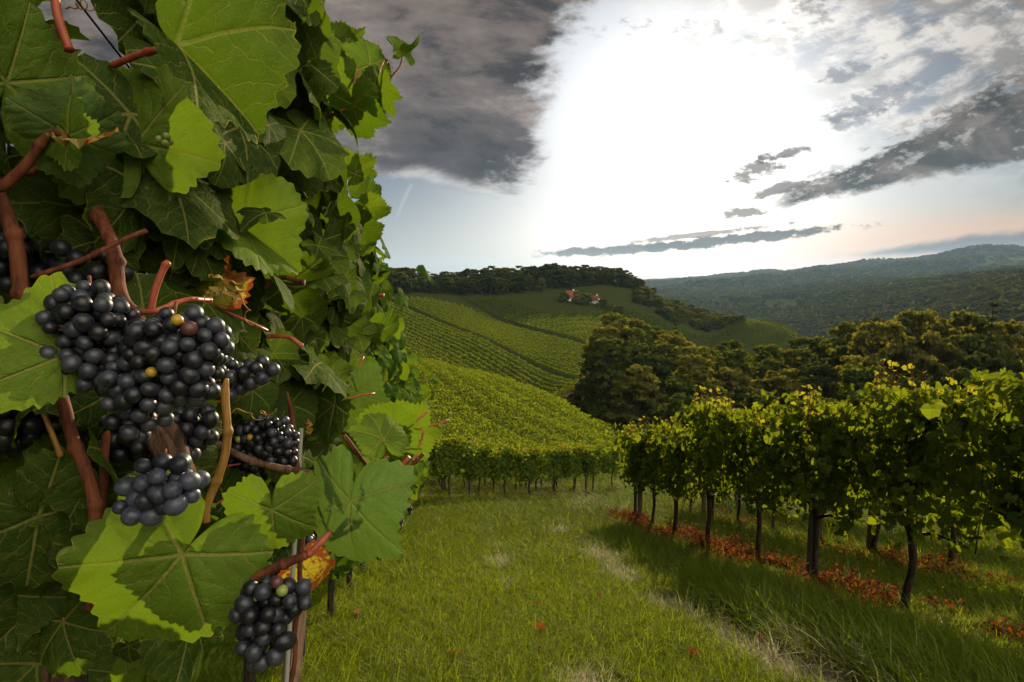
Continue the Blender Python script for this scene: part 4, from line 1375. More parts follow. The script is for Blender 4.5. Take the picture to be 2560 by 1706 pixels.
class Vine:
    def __init__(self, label, group, x, y):
        self.b = np.array(grounded(x, y))
        self.o = thing('grapevine', label, 'grapevine', group, tuple(self.b))
    def mesh(self, name, b, mats, smooth=True, origin=None, label=None, parent=None):
        o = link(name, b.mesh(name, mats, smooth), parent or self.o)
        if origin is not None: o.location = origin - self.b
        if label: o['label'] = label
        return o
    def leaf(self, J, Y, Z, size, v, mat, rnd, label=None, pet=True):
        Z = Z / np.linalg.norm(Z)
        Y = Y - (Y @ Z) * Z; Y /= np.linalg.norm(Y)
        X = np.cross(Y, Z)
        m = Matrix([list(r) for r in np.column_stack([X, Y, Z])]).to_4x4()
        o = link('leaf', hero_mesh(v, mat, rnd), self.o)
        o.matrix_basis = Matrix.Translation(Vector(J - self.b)) @ m @ Matrix.Diagonal((size, size, size, 1))
        if label: o['label'] = label
        if pet: link('petiole', _pet, o)
        return o

GL = 'grapevines of the row close by at the left'
VA = Vine('nearest grapevine at the left, with big leaves and heavy clusters of blue-black grapes', GL, row_x(0.55), 0.55)
VB = Vine('second grapevine at the left, behind the big pale leaf, long shoots reaching into the sky', GL, row_x(1.45), 1.45)
def owner(t): return VA if t < 0.80 else VB

#        junction     tip          pitch roll  variant  material       size   petiole
LEAVES = [
    (418, 1274, 250, 1446, 10, -12, 4, 'leaf', .105, False),
    (626, 1172, 634, 1282, 16, 6, 3, 'leaf', .058, False),
    (806, 1152, 800, 1310, 8, 36, 3, 'leaf_pale', .084, False),
    (85, 1182, 62, 1000, 14, -14, 0, 'leaf', .090, False),
    (88, 1186, 235, 1278, 25, 20, 1, 'leaf_deep_shade', .085, False),
    (150, 818, -48, 764, 4, 14, 11, 'leaf', .070, False),
    (15, 190, 70, 8, 5, 20, 6, 'leaf', .074, False),
    (405, 105, 632, 222, 8, -50, 13, 'leaf_deep_shade', .100, False),
    (312, 330, 268, 158, 22, -10, 9, 'leaf', .090, True),
    (160, 311, 283, 292, 12, 30, 2, 'leaf_pale', .050, False),
    (158, 312, 92, 232, 25, -25, 5, 'leaf', .044, False),
    (437, 495, 575, 460, 8, -44, 10, 'leaf', .088, True),
    (582, 432, 706, 420, 10, -40, 10, 'leaf', .088, True),
    (690, 395, 782, 352, 20, 40, 0, 'leaf', .090, True),
    (655, 330, 735, 395, 25, 20, 9, 'leaf_deep_shade', .085, True),
    (562, 466, 676, 490, 14, -36, 10, 'leaf_pale', .085, True),
    (555, 520, 692, 578, 12, -42, 10, 'leaf', .092, True),
    (353, 606, 440, 486, 12, 38, 5, 'leaf_deep_shade', .085, True),
    (480, 690, 386, 588, 24, -20, 8, 'leaf_yellow', .085, True),
    (502, 822, 556, 716, 18, 30, 3, 'leaf_yellow', .080, True),
    (562, 745, 628, 800, 25, 20, 0, 'leaf', .075, True),
    (148, 462, 262, 392, 20, 30, 1, 'leaf_deep_shade', .090, True),
    (288, 472, 378, 396, 22, 35, 4, 'leaf_deep_shade', .085, True),
    (300, 505, 352, 470, 30, 10, 5, 'leaf_yellow', .060, True),
    (85, 1525, -10, 1640, 10, 15, 3, 'leaf_deep_shade', .105, False),
    (170, 1520, 205, 1600, 20, -10, 0, 'leaf', .090, True),
    (440, 1420, 500, 1552, 30, -38, 1, 'leaf_deep_shade', .095, True),
    (345, 1440, 340, 1540, 20, 48, 8, 'leaf_deep_shade', .075, True),
    (705, 1310, 748, 1352, 25, 15, 3, 'leaf_yellow', .055, True),
    (905, 1000, 818, 1012, 26, -32, 2, 'leaf', .078, True),
    (952, 985, 882, 968, 30, -35, 4, 'leaf', .072, True),
    (955, 1000, 990, 1040, 35, 30, 0, 'leaf', .060, True),
    (655, 655, 762, 690, 18, 40, 4, 'leaf_deep_shade', .088, True),
    (700, 735, 712, 780, 10, 50, 3, 'leaf_pale', .070, True),
    (792, 655, 800, 605, 15, 30, 3, 'leaf_pale', .085, True),
    (795, 785, 785, 712, 15, 52, 1, 'leaf_olive', .090, True),
    (640, 55, 600, -20, 20, 15, 0, 'leaf_deep_shade', .090, True),
    (605, 75, 640, 30, 25, -30, 5, 'leaf_pale', .075, True),
    (620, 130, 680, 175, 20, 35, 3, 'leaf_pale', .080, True),
    (525, 215, 480, 262, 30, -10, 1, 'leaf_deep_shade', .080, True),
    (620, 310, 545, 352, 20, 30, 0, 'leaf_deep_shade', .085, True),
    (455, 310, 465, 392, 15, 60, 2, 'leaf_olive', .080, True),
    (215, 560, 190, 470, 20, 40, 6, 'leaf_deep_shade', .085, True),
    (60, 420, 130, 520, 20, -30, 0, 'leaf_deep_shade', .090, True),
    (640, 860, 590, 790, 20, 30, 1, 'leaf_pale', .080, True),
    (600, 935, 560, 900, 25, 20, 0, 'leaf', .065, True),
    (720, 870, 640, 900, 20, 40, 3, 'leaf_deep_shade', .085, True),
    (770, 930, 700, 990, 20, 30, 1, 'leaf_deep_shade', .085, True),
    (820, 900, 850, 980, 15, 45, 3, 'leaf_pale', .085, True),
    (220, 1130, 170, 1085, 20, -30, 1, 'leaf_deep_shade', .075, True),
    (250, 1215, 310, 1150, 15, 30, 6, 'leaf_deep_shade', .080, True),
]
_PL = []
def place_leaf(jx, jy, tx, ty, pitch, roll, v, mat, size, pet, g, t=None):
    px = math.hypot(tx - jx, ty - jy)
    p, q = R(pitch), R(roll)
    if t is None: t = size * F_D * math.cos(p) / px
    _PL.append(((jx * .55 + tx * .45), (jy * .55 + ty * .45), t, size))
    dirn = (CR * (tx - jx) - CU * (ty - jy)) / px
    view = -(D(jx, jy, 1.0)); view /= np.linalg.norm(view)
    Y = dirn * math.cos(p) - view * math.sin(p)
    Z = view * math.cos(p) + dirn * math.sin(p)
    X = np.cross(Y, Z)
    Z2 = Z * math.cos(q) + X * math.sin(q)
    owner(t).leaf(D(jx, jy, t), Y, Z2, size, v, mat, g.random(), pet=pet)

HEDGE_Y = [-50, 0, 100, 250, 400, 550, 700, 900, 1000, 1100, 1180, 1250, 1400, 1570]
HEDGE_X = [550, 560, 630, 740, 780, 835, 860, 880, 900, 850, 720, 660, 600, 540]
GAPS = ((188, 20, 34), (198, 60, 32), (212, 98, 26), (384, 690, 16))
def in_gap(x, y, r):                                # openings in the foliage through which the sky shows
    return any(math.hypot(x - gx, y - gy) < gr + r for gx, gy, gr in GAPS)
def hero_fill():
    g = np.random.default_rng(23)
    for L in LEAVES: place_leaf(*L, g)
    fixed = list(_PL)
    n = 0
    while n < 106:
        x, y = 880 * g.random(), -30 + 1580 * g.random()
        if x > np.interp(y, HEDGE_Y, HEDGE_X) - 30: continue
        face = 0.27 / max(0.06, -((x - 1176.5) / F_D) - 0.14)
        t = min(face, 2.6) + 0.03 + 0.22 * g.random()
        if t > 1.9: continue
        grapes = (90 < x < 560) and (640 < y < 1170)
        if grapes: t = max(t, 0.78 + 0.2 * g.random())
        t = max(t, 0.60)
        if y > 1300 and 300 < x < 560: continue
        for (ex, ey, et, es) in fixed:
            if math.hypot(x - ex, y - ey) < 0.75 * es * F_D / et + 40: t = max(t, et + 0.05)
        size = 0.036 + 0.030 * g.random()
        a = math.pi / 2 + 0.75 * g.normal()
        side = x > 330 and y < 900 and g.random() < 0.6       # blades held out sideways from the row
        if side: a = 0.15 + 0.45 * g.normal()
        mat = ['leaf', 'leaf_deep_shade', 'leaf_deep_shade', 'leaf_deep_shade', 'leaf_deep_shade', 'leaf_olive', 'leaf', 'leaf_deep_shade', 'leaf_deep_shade', 'leaf_deep_shade'][int(g.integers(0, 10))]
        if side and g.random() < 0.45: mat = 'leaf'
        if in_gap(x + 0.5 * size * F_D / t * math.cos(a), y + 0.5 * size * F_D / t * math.sin(a), 0.85 * size * F_D / t): continue
        place_leaf(x, y, x + 100 * math.cos(a), y + 100 * math.sin(a), 12 + 12 * g.normal(), (-38 + 14 * g.normal()) if side else (25 + 28 * g.normal()), int(g.choice([10, 13, 10, 1])) if side else int(g.integers(0, 10)), mat, size, True, g, t)
        n += 1
hero_fill()

# long shoots against the sky
def shoot(v, pts, t0, t1, rad, leaf_px, g, mats=('leaf', 'leaf', 'leaf_deep_shade')):
    n = len(pts)
    P = np.array([D(x, y, t0 + (t1 - t0) * i / (n - 1)) for i, (x, y) in enumerate(pts)])
    C = smooth_path(P, 6 * n)
    b = Build().add(*tube(C - P[0], np.linspace(rad, rad * 0.45, len(C)), 7))
    v.mesh('cane', b, M['cane'], origin=P[0])
    for k, (jx, jy, tx, ty, pitch, roll, var, size) in enumerate(leaf_px):
        t = t0 + (t1 - t0) * (k + 0.5) / len(leaf_px)
        place_leaf(jx, jy, tx, ty, pitch, roll, var, mats[k % len(mats)], size, True, g, t)
_gs = np.random.default_rng(3)
shoot(VB, [(700, 300), (770, 262), (820, 240), (870, 212), (905, 170), (920, 150), (930, 112)], 1.05, 1.12, 0.0032,
      [(812, 240, 822, 318, 20, 40, 0, .070), (800, 205, 760, 262, 20, 30, 2, .065), (862, 205, 884, 175, 25, 40, 4, .050), (872, 200, 882, 262, 15, 45, 5, .056), (850, 150, 842, 120, 20, 30, 0, .058), (855, 240, 850, 275, 20, -40, 1, .045), (928, 118, 920, 96, 25, 55, 0, .040), (930, 122, 972, 124, 40, 62, 8, .042)], _gs)
shoot(VB, [(690, 290), (725, 215), (748, 160), (768, 118), (785, 76)], 1.12, 1.15, 0.003,
      [(728, 165, 670, 142, 20, 40, 3, .068), (745, 155, 800, 175, 20, 30, 1, .070), (745, 130, 740, 85, 20, -30, 0, .062), (762, 80, 728, 55, 30, 35, 0, .052), (780, 120, 812, 90, 20, 30, 6, .060), (720, 200, 690, 240, 25, 20, 5, .062), (790, 92, 822, 118, 30, 40, 8, .05)], _gs)
shoot(VB, [(640, 330), (700, 250), (735, 230), (790, 190)], 1.15, 1.2, 0.003,
      [(700, 250, 650, 212, 20, 30, 0, .075), (735, 225, 712, 290, 20, 35, 4, .078), (770, 200, 830, 215, 25, 30, 0, .07), (690, 190, 655, 165, 25, 35, 1, .07), (740, 250, 790, 290, 20, 42, 0, .07)], _gs)
shoot(VB, [(760, 560), (820, 530), (850, 500), (858, 455)], 1.7, 1.75, 0.0035,
      [(835, 455, 872, 445, 20, 40, 0, .07), (845, 480, 880, 512, 25, 40, 4, .075), (830, 520, 868, 560, 20, 40, 1, .075), (815, 400, 838, 380, 20, 50, 5, .085), (805, 385, 835, 408, 20, 50, 0, .085)], _gs)
shoot(VB, [(790, 1000), (860, 1090), (900, 1098), (935, 1055)], 0.80, 0.82, 0.0034, [(880, 1010, 868, 975, 20, 30, 0, .05)], _gs)
shoot(VB, [(810, 700), (850, 740), (880, 745), (905, 750)], 2.2, 2.3, 0.004, [(880, 755, 912, 750, 20, 40, 3, .085), (862, 740, 842, 770, 20, 40, 0, .08)], _gs)

# canes, stems, old wood
def cane(v, pts, t, px, mat, name='cane', n=None, taper=1.0, knots=0.0, label=None):
    P = np.array([D(x, y, (t if np.isscalar(t) else t[i])) for i, (x, y) in enumerate(pts)])
    tm = t if np.isscalar(t) else float(np.mean(t))
    C = smooth_path(P, n or 22 * len(pts))
    r = px / F_D * tm * np.linspace(1, taper, len(C))
    L = np.concatenate([[0], np.cumsum(np.linalg.norm(np.diff(C, axis=0), axis=1))])
    ph = (L / 0.055 + len(_PL) * 0.37) % 1.0
    r = r * np.clip(0.35 + np.arange(len(r)) / (0.10 * len(r)), 0.35, 1.0)
    r = r * (0.94 + 0.30 * np.exp(-((ph - 0.5) / 0.07) ** 2))
    C = C + np.outer(np.sin(L / 0.055 * math.pi + px) * r * 0.5, CR)
    b = Build().add(*tube(C - P[0], r, 10))
    return v.mesh(name, b, M[mat], origin=P[0], label=label)
cane(VA, [(128, -20), (138, 40), (157, 116)], 0.52, 10, 'petiole', knots=.3)
cane(VA, [(250, 152), (330, 124), (404, 106)], [.60, .585, .57], 8, 'petiole')
cane(VA, [(120, 60), (180, 250), (205, 400), (250, 560), (285, 680), (306, 716), (330, 760)], [.74, .70, .60, .56, .55, .55, .55], 15, 'cane', knots=.25)
cane(VA, [(-10, 400), (20, 530), (50, 640), (80, 760)], 0.52, 17, 'cane', knots=.2)
cane(VA, [(70, 638), (180, 600), (300, 545), (338, 530)], [.50, .51, .53, .54], 6, 'cane')
cane(VA, [(300, 716), (350, 716), (430, 690), (482, 690)], [.52, .50, .52, .56], 6.5, 'petiole')
cane(VA, [(380, 598), (362, 650), (348, 722)], 0.56, 8, 'petiole')
cane(VA, [(-10, 440), (60, 375), (116, 312), (158, 312)], 0.50, 13, 'cane', taper=.6)
cane(VA, [(60, 400), (120, 370), (165, 345)], 0.53, 7, 'cane')
cane(VA, [(130, 900), (165, 990), (198, 1078), (215, 1200)], 0.54, 14, 'cane', knots=.2)
cane(VA, [(522, 870), (520, 980), (505, 1090), (478, 1165), (472, 1200)], 0.62, 10, 'cane_ochre', knots=.35)
cane(VB, [(430, 975), (540, 1045), (640, 1075), (720, 1090)], 0.85, 9, 'bark')
cane(VA, [(537, 1358), (620, 1308), (705, 1275)], [.60, .60, .60], 11, 'cane', knots=.2)
cane(VA, [(700, 1277), (730, 1252), (760, 1224)], [.60, .61, .62], 8, 'petiole')
cane(VA, [(560, 470), (600, 425), (582, 432)], 0.95, 5, 'petiole')
cane(VB, [(612, 773), (660, 775), (692, 796)], 0.9, 5, 'petiole')
cane(VB, [(660, 900), (682, 1080), (692, 1290), (668, 1600)], 1.0, 6, 'cane')
cane(VB, [(898, 1100), (915, 1075), (938, 1050)], 0.82, 6, 'petiole')
cane(VB, [(880, 1115), (940, 1072), (972, 1043)], 0.82, 4.5, 'cane', label='cane with a dried orange end')
cane(VA, [(370, 300), (395, 400), (420, 520), (450, 600)], 0.72, 5, 'cane')
cane(VA, [(90, 920), (110, 980), (140, 1050)], 0.58, 6, 'cane_ochre')
cane(VA, [(250, 990), (240, 1080), (215, 1300), (200, 1400)], 0.60, 10, 'cane')
cane(VA, [(370, 160), (430, 210), (455, 330)], 0.75, 5, 'cane')
cane(VB, [(560, 690), (640, 640), (700, 650)], 0.95, 6, 'cane')
cane(VB, [(740, 690), (800, 665), (880, 680)], 1.5, 4, 'petiole')
# tendrils
def tendril(v, pts, t, turns, rad, seed):
    g = np.random.default_rng(seed)
    C = smooth_path(np.array([D(x, y, t) for x, y in pts]), 70)
    s = np.linspace(0, 1, 70)
    amp = rad * s ** 1.5
    a = s ** 1.6 * turns * 6.283
    C = C + np.outer(np.cos(a) * amp, CR) + np.outer(np.sin(a) * amp, CU * 0.8 - CF * 0.6)
    v.mesh('tendril', Build().add(*tube(C - C[0], np.linspace(0.0009, 0.0005, 70), 5)), M['cane_ochre'], origin=C[0])
tendril(VA, [(150, 20), (175, 15), (205, 10)], .56, 3, .006, 1)
tendril(VA, [(405, 380), (440, 400), (460, 350), (470, 420)], .66, 2.5, .008, 2)
tendril(VA, [(540, 660), (565, 700), (575, 745)], .62, 2, .006, 3)
tendril(VA, [(520, 960), (550, 940), (590, 960), (620, 940)], .64, 3, .007, 4)
tendril(VB, [(905, 170), (900, 150), (880, 140)], 1.1, 2, .008, 5)
tendril(VB, [(870, 1010), (895, 1030), (880, 1060)], .82, 2.5, .007, 6)
# old trunks
def trunk(v, pts, rad, mat='bark'):
    C = smooth_path(np.array(pts), 26)
    g = np.random.default_rng(8)
    r = np.interp(np.linspace(0, 1, 26), np.linspace(0, 1, len(rad)), rad) * (1 + 0.09 * g.normal(size=26))
    V, T = tube(C, r, 18)
    th = np.tile(np.arange(18), 26)
    V[:-2] += (np.sin(th * 2.1 + np.repeat(np.arange(26), 18) * 0.35)[:, None] * 0.0045) * ((V[:-2] - np.repeat(C, 18, 0)) / np.repeat(r, 18)[:, None])
    v.mesh('trunk', Build().add(V - v.b, T), M[mat])
_tp = [D(340, 925, .62), D(372, 990, .62), D(398, 1065, .62), D(385, 1150, .64), D(290, 1300, .72), D(150, 1500, .80)]
trunk(VA, [VA.b + np.array([0.02, 0.0, -0.2]), VA.b + np.array([0.03, 0.02, 0.2]), _tp[5], _tp[4], _tp[3], _tp[2], _tp[1], _tp[0]], [.026, .024, .021, .018, .016, .016, .015, .010])

# grapes
def ico(n):
    import bmesh
    bm = bmesh.new(); bmesh.ops.create_icosphere(bm, subdivisions=n, radius=1.0)
    V = np.array([v.co[:] for v in bm.verts]); T = np.array([[v.index for v in f.verts] for f in bm.faces])
    bm.free(); return V, T
ICO3, ICO2 = ico(3), ico(2)
def bunch(v, blobs, t, rpx, mat, seed, label=None, unripe=(), tries=5000, sph=ICO3, stem=None):
    """blobs: (x, y, rx, ry) in photo pixels; berries of radius rpx packed through their volume"""
    g = np.random.default_rng(seed)
    u = t / F_D
    r = rpx * u
    P = []
    area = np.array([b[2] * b[3] * min(b[2], b[3]) for b in blobs], float); area /= area.sum()
    for _ in range(tries):
        bl = blobs[int(g.choice(len(blobs), p=area))]
        q = g.normal(size=3); q /= np.linalg.norm(q); q *= g.random() ** (1 / 2.2)
        c = np.array([bl[0] + q[0] * bl[2], bl[1] + q[1] * bl[3], q[2] * min(bl[2], bl[3]) * 0.85])
        if P and np.min(((np.array(P) - c) ** 2).sum(1)) < (1.62 * rpx) ** 2: continue
        P.append(c)
    P = np.array(P)
    for _ in range(12):
        d = P[:, None] - P[None]; dist = np.sqrt((d ** 2).sum(-1)) + np.eye(len(P)) * 1e6
        push = np.clip(1.86 * rpx - dist, 0, None) / dist
        P = P + 0.28 * (d * push[..., None]).sum(1)
    W = np.array([D(p[0], p[1], t) for p in P]) + np.outer(P[:, 2] * u, -CF)
    W[:, 1] += 0
    c0 = W.mean(0)
    b = Build()
    S, ST = sph
    for w in W:
        k = r * (0.76 + 0.36 * g.random() ** 0.7)
        el = np.array([1.0, 1.0, 0.96 + 0.22 * g.random()])
        Rm = rand_rot(1, g)[0]
        b.add((S * el) @ Rm.T * k + w - c0, ST, rnd=g.random())
    o = v.mesh('grape_bunch', b, M[mat], origin=c0, label=label)
    for (x, y, rr, m, lab) in unripe:
        top = min(-CF @ (D(x, y, t)) * 0, 0)
        near = P[np.argsort(((P[:, :2] - (x, y)) ** 2).sum(1))[:5]]
        dz = max(near[:, 2].max() + rr * 0.35, 0)
        w = D(x, y, t) - CF * dz * u
        e = link('unripe_grape', Build().add(S * rr * u, ST, rnd=0.5).mesh('unripe_grape', M[m], True), o, w - c0)
        e['label'] = lab
    st = Build()
    top = np.array(stem if stem is not None else D(blobs[0][0], blobs[0][1] - blobs[0][3] - 1.3 * rpx, t + 0.02))
    st.add(*tube(smooth_path([top - c0, (top - c0) * 0.5, (0, 0, 0)], 8), 1.3 * r / 9 + 0.0004, 6))
    for w in W[::3]:
        st.add(*tube([(w - c0) * 0.15, (w - c0) * 0.9], 0.0007, 4))
    link('stem', st.mesh('stem', M['cane'], True), o)
    return o
bunch(VA, [(205, 735, 92, 76), (232, 835, 80, 60), (160, 790, 45, 55)], .452, 18.8, 'grape', 1, 'big cluster of blue-black grapes, left of the two joined ones', tries=12000)
bunch(VA, [(405, 792, 116, 74), (335, 890, 96, 70), (318, 968, 58, 40), (440, 870, 55, 60)], .440, 18.8, 'grape', 2, 'big cluster of blue-black grapes tapering downward, right of the two joined ones',
      [(438, 738, 13, 'grape_amber', 'unripe amber grape on top of the cluster'), (461, 757, 18, 'grape_plum', 'half ripe plum-coloured grape'), (379, 853, 12, 'grape_amber', 'unripe amber grape in the middle of the cluster')], 14000)
bunch(VA, [(45, 960, 85, 60), (-20, 1000, 70, 50)], .60, 21, 'grape_dark', 3)
bunch(VA, [(80, 595, 66, 100)], .62, 20, 'grape_dark', 4)
bunch(VA, [(225, 628, 70, 46), (160, 600, 40, 40)], .60, 20, 'grape_dark', 5)
bunch(VA, [(512, 868, 48, 44), (585, 856, 46, 30)], .70, 15, 'grape', 6, None, [(545, 862, 7, 'grape_green', 'small green unripe grape')])
bunch(VA, [(440, 975, 58, 42), (405, 1030, 55, 55), (340, 1020, 50, 40)], .66, 17, 'grape', 7)
bunch(VB, [(610, 1005, 72, 46), (645, 1045, 32, 34)], .90, 11, 'grape', 8, None, [(560, 1006, 8, 'grape_green', 'green unripe grape'), (590, 1000, 9, 'grape_amber', 'amber unripe grape')], sph=ICO2)
bunch(VA, [(380, 1118, 78, 58), (335, 1145, 60, 48)], .52, 21, 'grape_blue', 9, 'cluster of blue grapes with a pale bloom beside the old trunk', tries=9000)
bunch(VA, [(605, 1400, 62, 56), (610, 1468, 54, 44), (598, 1522, 30, 18), (678, 1368, 28, 40)], .55, 18.5, 'grape', 10, 'hanging cluster of blue-black grapes at the bottom of the row',
      [(646, 1328, 14, 'grape_plum', 'reddish unripe grape above the hanging cluster'), (660, 1345, 13, 'grape_green', 'green unripe grape above the hanging cluster')], 6000, stem=D(614, 1310, .60))
bunch(VA, [(285, 1000, 60, 45), (230, 960, 40, 40)], .62, 19, 'grape_dark', 11)
bunch(VB, [(702, 1295, 22, 24), (715, 1245, 16, 16)], 1.2, 9, 'grape_blue', 12, sph=ICO2)
bunch(VA, [(10, 225, 50, 62)], .56, 22, 'grape_dark', 14)
bunch(VB, [(548, 1090, 40, 40)], .95, 11, 'grape_dark', 15, sph=ICO2)
bunch(VA, [(378, 325, 16, 14)], .60, 9, 'grape_green', 16, 'little bunch of unripe green grapes', tries=60, sph=ICO2)
bunch(VA, [(185, 1300, 42, 34), (115, 1340, 6, 6)], .58, 19, 'grape_green', 17, 'few unripe green grapes low in the shade', tries=400)
bunch(VB, [(800, 1055, 40, 30), (858, 1075, 14, 12)], 1.7, 6, 'grape_dark', 18, sph=ICO2)
bunch(VB, [(580, 1330, 20, 18), (645, 1320, 18, 14)], 1.1, 9, 'grape_dark', 19, sph=ICO2)

# the dried curled end of the yellowing leaf
def dried(v, pts, t, seed, w):
    g = np.random.default_rng(seed)
    P = np.array([D(x, y, t) for x, y in pts]); C = smooth_path(P, 24)
    tn = np.gradient(C, axis=0)
    V, T = [], []
    for i, c in enumerate(C):
        a = i * 0.55 + 0.6 * g.normal()
        d = CR * math.cos(a) - CF * math.sin(a) + 0.3 * CU * g.normal()
        ww = w * (0.4 + 0.9 * g.random()) * math.sin(math.pi * (i + 1) / 26)
        V += [c - d * ww, c + CU * 0.003 * g.normal(), c + d * ww * (0.5 + g.random())]
    for i in range(len(C) - 1):
        a = 3 * i
        T += [(a, a + 1, a + 4), (a, a + 4, a + 3), (a + 1, a + 2, a + 5), (a + 1, a + 5, a + 4)]
    v.mesh('dried_leaf', Build().add(np.array(V) - P[0], T, None, 0.5), M['leaf_dry'], False, P[0], 'dried curled rusty leaf')
dried(VA, [(480, 630), (520, 645), (545, 660), (540, 700)], .54, 1, .009)
dried(VA, [(470, 680), (505, 668), (538, 690)], .54, 2, .007)
dried(VA, [(105, 305), (150, 320), (200, 325), (270, 300)], .49, 3, .006)
dried(VB, [(708, 965), (712, 985), (708, 1000)], 1.0, 4, .008)
dried(VB, [(940, 1070), (955, 1055), (972, 1043)], .82, 5, .006)
dried(VB, [(965, 975), (972, 1000), (960, 1030)], .82, 6, .005)

# leafy mass of the row: outer faces and inside
def hedge_mass(v, y0, y1, n, seed, mat, tpl, top, size, low=0.75):
    g = np.random.default_rng(seed)
    y = y0 + (y1 - y0) * g.random(n)
    gz = plane_z(0, y)
    zz = low + (top - low) * g.random(n) ** 0.85
    side = np.where(g.random(n) < 0.72, 1.0, -1.0)
    off = side * (0.05 + 0.20 * np.sqrt(g.random(n))) * (0.85 + 0.25 * np.sin(zz * 5 + y * 4)) + 0.03 * g.normal(size=n)
    if y0 > 1.9: off = np.where(g.random(n) < 0.05, off * (1.1 + 0.5 * g.random(n)), off)
    x = row_x(y) + off
    x = row_x(y) + (x - row_x(y)) * np.where(x > row_x(y), 0.45 + 0.55 * sm(zz, low, low + 0.45), 1.0)
    P = np.column_stack([x, y, gz + zz])
    ok = np.hypot(P[:, 0], P[:, 1]) > 0.5
    ok &= ~((P @ CF > 0) & (P @ CF < 0.6) & (np.abs(P[:, 0]) < P[:, 1] * 1.2))
    f = P @ CF
    for i in np.nonzero(ok & (f > 0.3) & (f < 6))[0]:
        xd, yd = 1176.5 + F_D * (P[i] @ CR) / f[i], 784 - F_D * (P[i] @ CU) / f[i]
        if xd < 420 and in_gap(xd, yd + 0.3 * size * F_D / f[i], 0.75 * size * F_D / f[i]): ok[i] = False
    P, side = P[ok], side[ok]
    N = np.column_stack([side, np.full(len(P), -0.30), np.full(len(P), 0.5)])
    b = Build()
    q = len(P) // 4
    for i in range(4):
        s = slice(i * q, (i + 1) * q)
        leaf_batch(b, tpl[i % len(tpl)], P[s] - v.b, N[s], size * (0.55 + 0.65 * g.random(len(P[s]))), g, 0, 0.45)
    m = b.mesh('foliage', [M[mat]], True)
    link('foliage', m, v.o)
hedge_mass(VA, 0.15, 1.0, 760, 91, 'leaf_deep_shade', MID, 2.28, .074, 1.32)
hedge_mass(VB, 1.0, 2.0, 900, 92, 'leaf_deep_shade', MID, 2.22, .070, 1.12)
for i in range(11):
    ya = 2.0 + 1.05 * i
    v = Vine(f'leafy grapevine of the row at the left, {ORD[i + 2]} from the viewer', GL, row_x(ya + 0.5), ya + 0.5)
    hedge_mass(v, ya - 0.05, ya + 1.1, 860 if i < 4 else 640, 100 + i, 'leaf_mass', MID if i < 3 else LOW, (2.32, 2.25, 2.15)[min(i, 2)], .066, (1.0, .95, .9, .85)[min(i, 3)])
    t = Build().add(*tube(smooth_path([(-0.47, 0, -0.3), (-0.45, 0.03, 0.3), (-0.36, -0.03, 0.75), (-0.06, 0.02, 1.15)], 14), np.linspace(.032, .018, 14), 8))
    link('trunk', t.mesh('trunk', M['trunk'], True), v.o)
    if i < 3:
        bunch(v, [(0, 0, 40, 30), (0, 40, 28, 30)], 1.0, 9, 'grape_dark', 200 + i, sph=ICO2, tries=1500)
        o = [c for c in v.o.children if c.name.startswith('grape_bunch')][0]
        o.location = Vector((0.2, 0.1 * i, 1.02 - 0.05 * i))

# stakes and wires of the row
def rod(name, pts, rad, mat, label, cat, seg=10):
    P = np.array(pts)
    o = thing(name, label, cat, None, tuple(P[0]), 0, Build().add(*tube(P - P[0], rad, seg)).mesh(name, M[mat]))
    return o
_s = D(692, 985, 1.02); _b = D(657, 1590, 1.06)
_k = (_b - _s) / np.linalg.norm(_b - _s)
_e = _b + _k * 0.95
rod('metal_rod', [_e, _b, _s], 0.0042, 'metal', 'thin pale galvanised rod standing in the vine row behind the hanging grapes', 'stake')
_s = D(683, 1400, 1.10); _b = D(668, 1568, 1.10); _k = (_b - _s) / np.linalg.norm(_b - _s)
_bb = Build()
_L = 1.25
for _i in range(1):
    n = 14
    zz = np.linspace(0, _L, n); V, T = [], []
    g_ = np.random.default_rng(2)
    for z in zz:
        for sx, sy in ((-1, -1), (1, -1), (1, 1), (-1, 1)):
            V.append((sx * 0.0140 + 0.0012 * g_.normal(), sy * 0.012 + 0.0012 * g_.normal(), -z))
    for i in range(n - 1):
        for k in range(4):
            a, c = i * 4 + k, i * 4 + (k + 1) % 4
            T += [(a, c + 4, c), (a, a + 4, c + 4)]
    T += [(0, 1, 2), (0, 2, 3)]
    _bb.add(V, T)
_o = thing('wooden_stake', 'weathered grey-brown wooden stake below the hanging grape cluster', 'stake', None, tuple(_s), 0, _bb.mesh('wooden_stake', M['stake']))
_o.rotation_euler = Vector(-_k).to_track_quat('Z', 'Y').to_euler()
_rd = np.array([ROW_L, 1.0, -0.325])
for _x, _y, _t, _lab in ((180, 0, .62, 'leftmost dark trellis wire over the near grapes'), (226, 0, .66, 'blue-grey trellis wire between two others over the near grapes'), (290, 0, .70, 'rightmost dark trellis wire over the near grapes')):
    p = D(_x, _y, _t)
    a, e = p - _rd * 0.9, p + _rd * 9
    o = thing('trellis_wire', _lab, 'wire', 'trellis wires at the left', tuple(a), 0, Build().add(*wire_between(a * 0, e - a, rad=0.0013, sag=0.01)).mesh('trellis_wire', M['wire']))
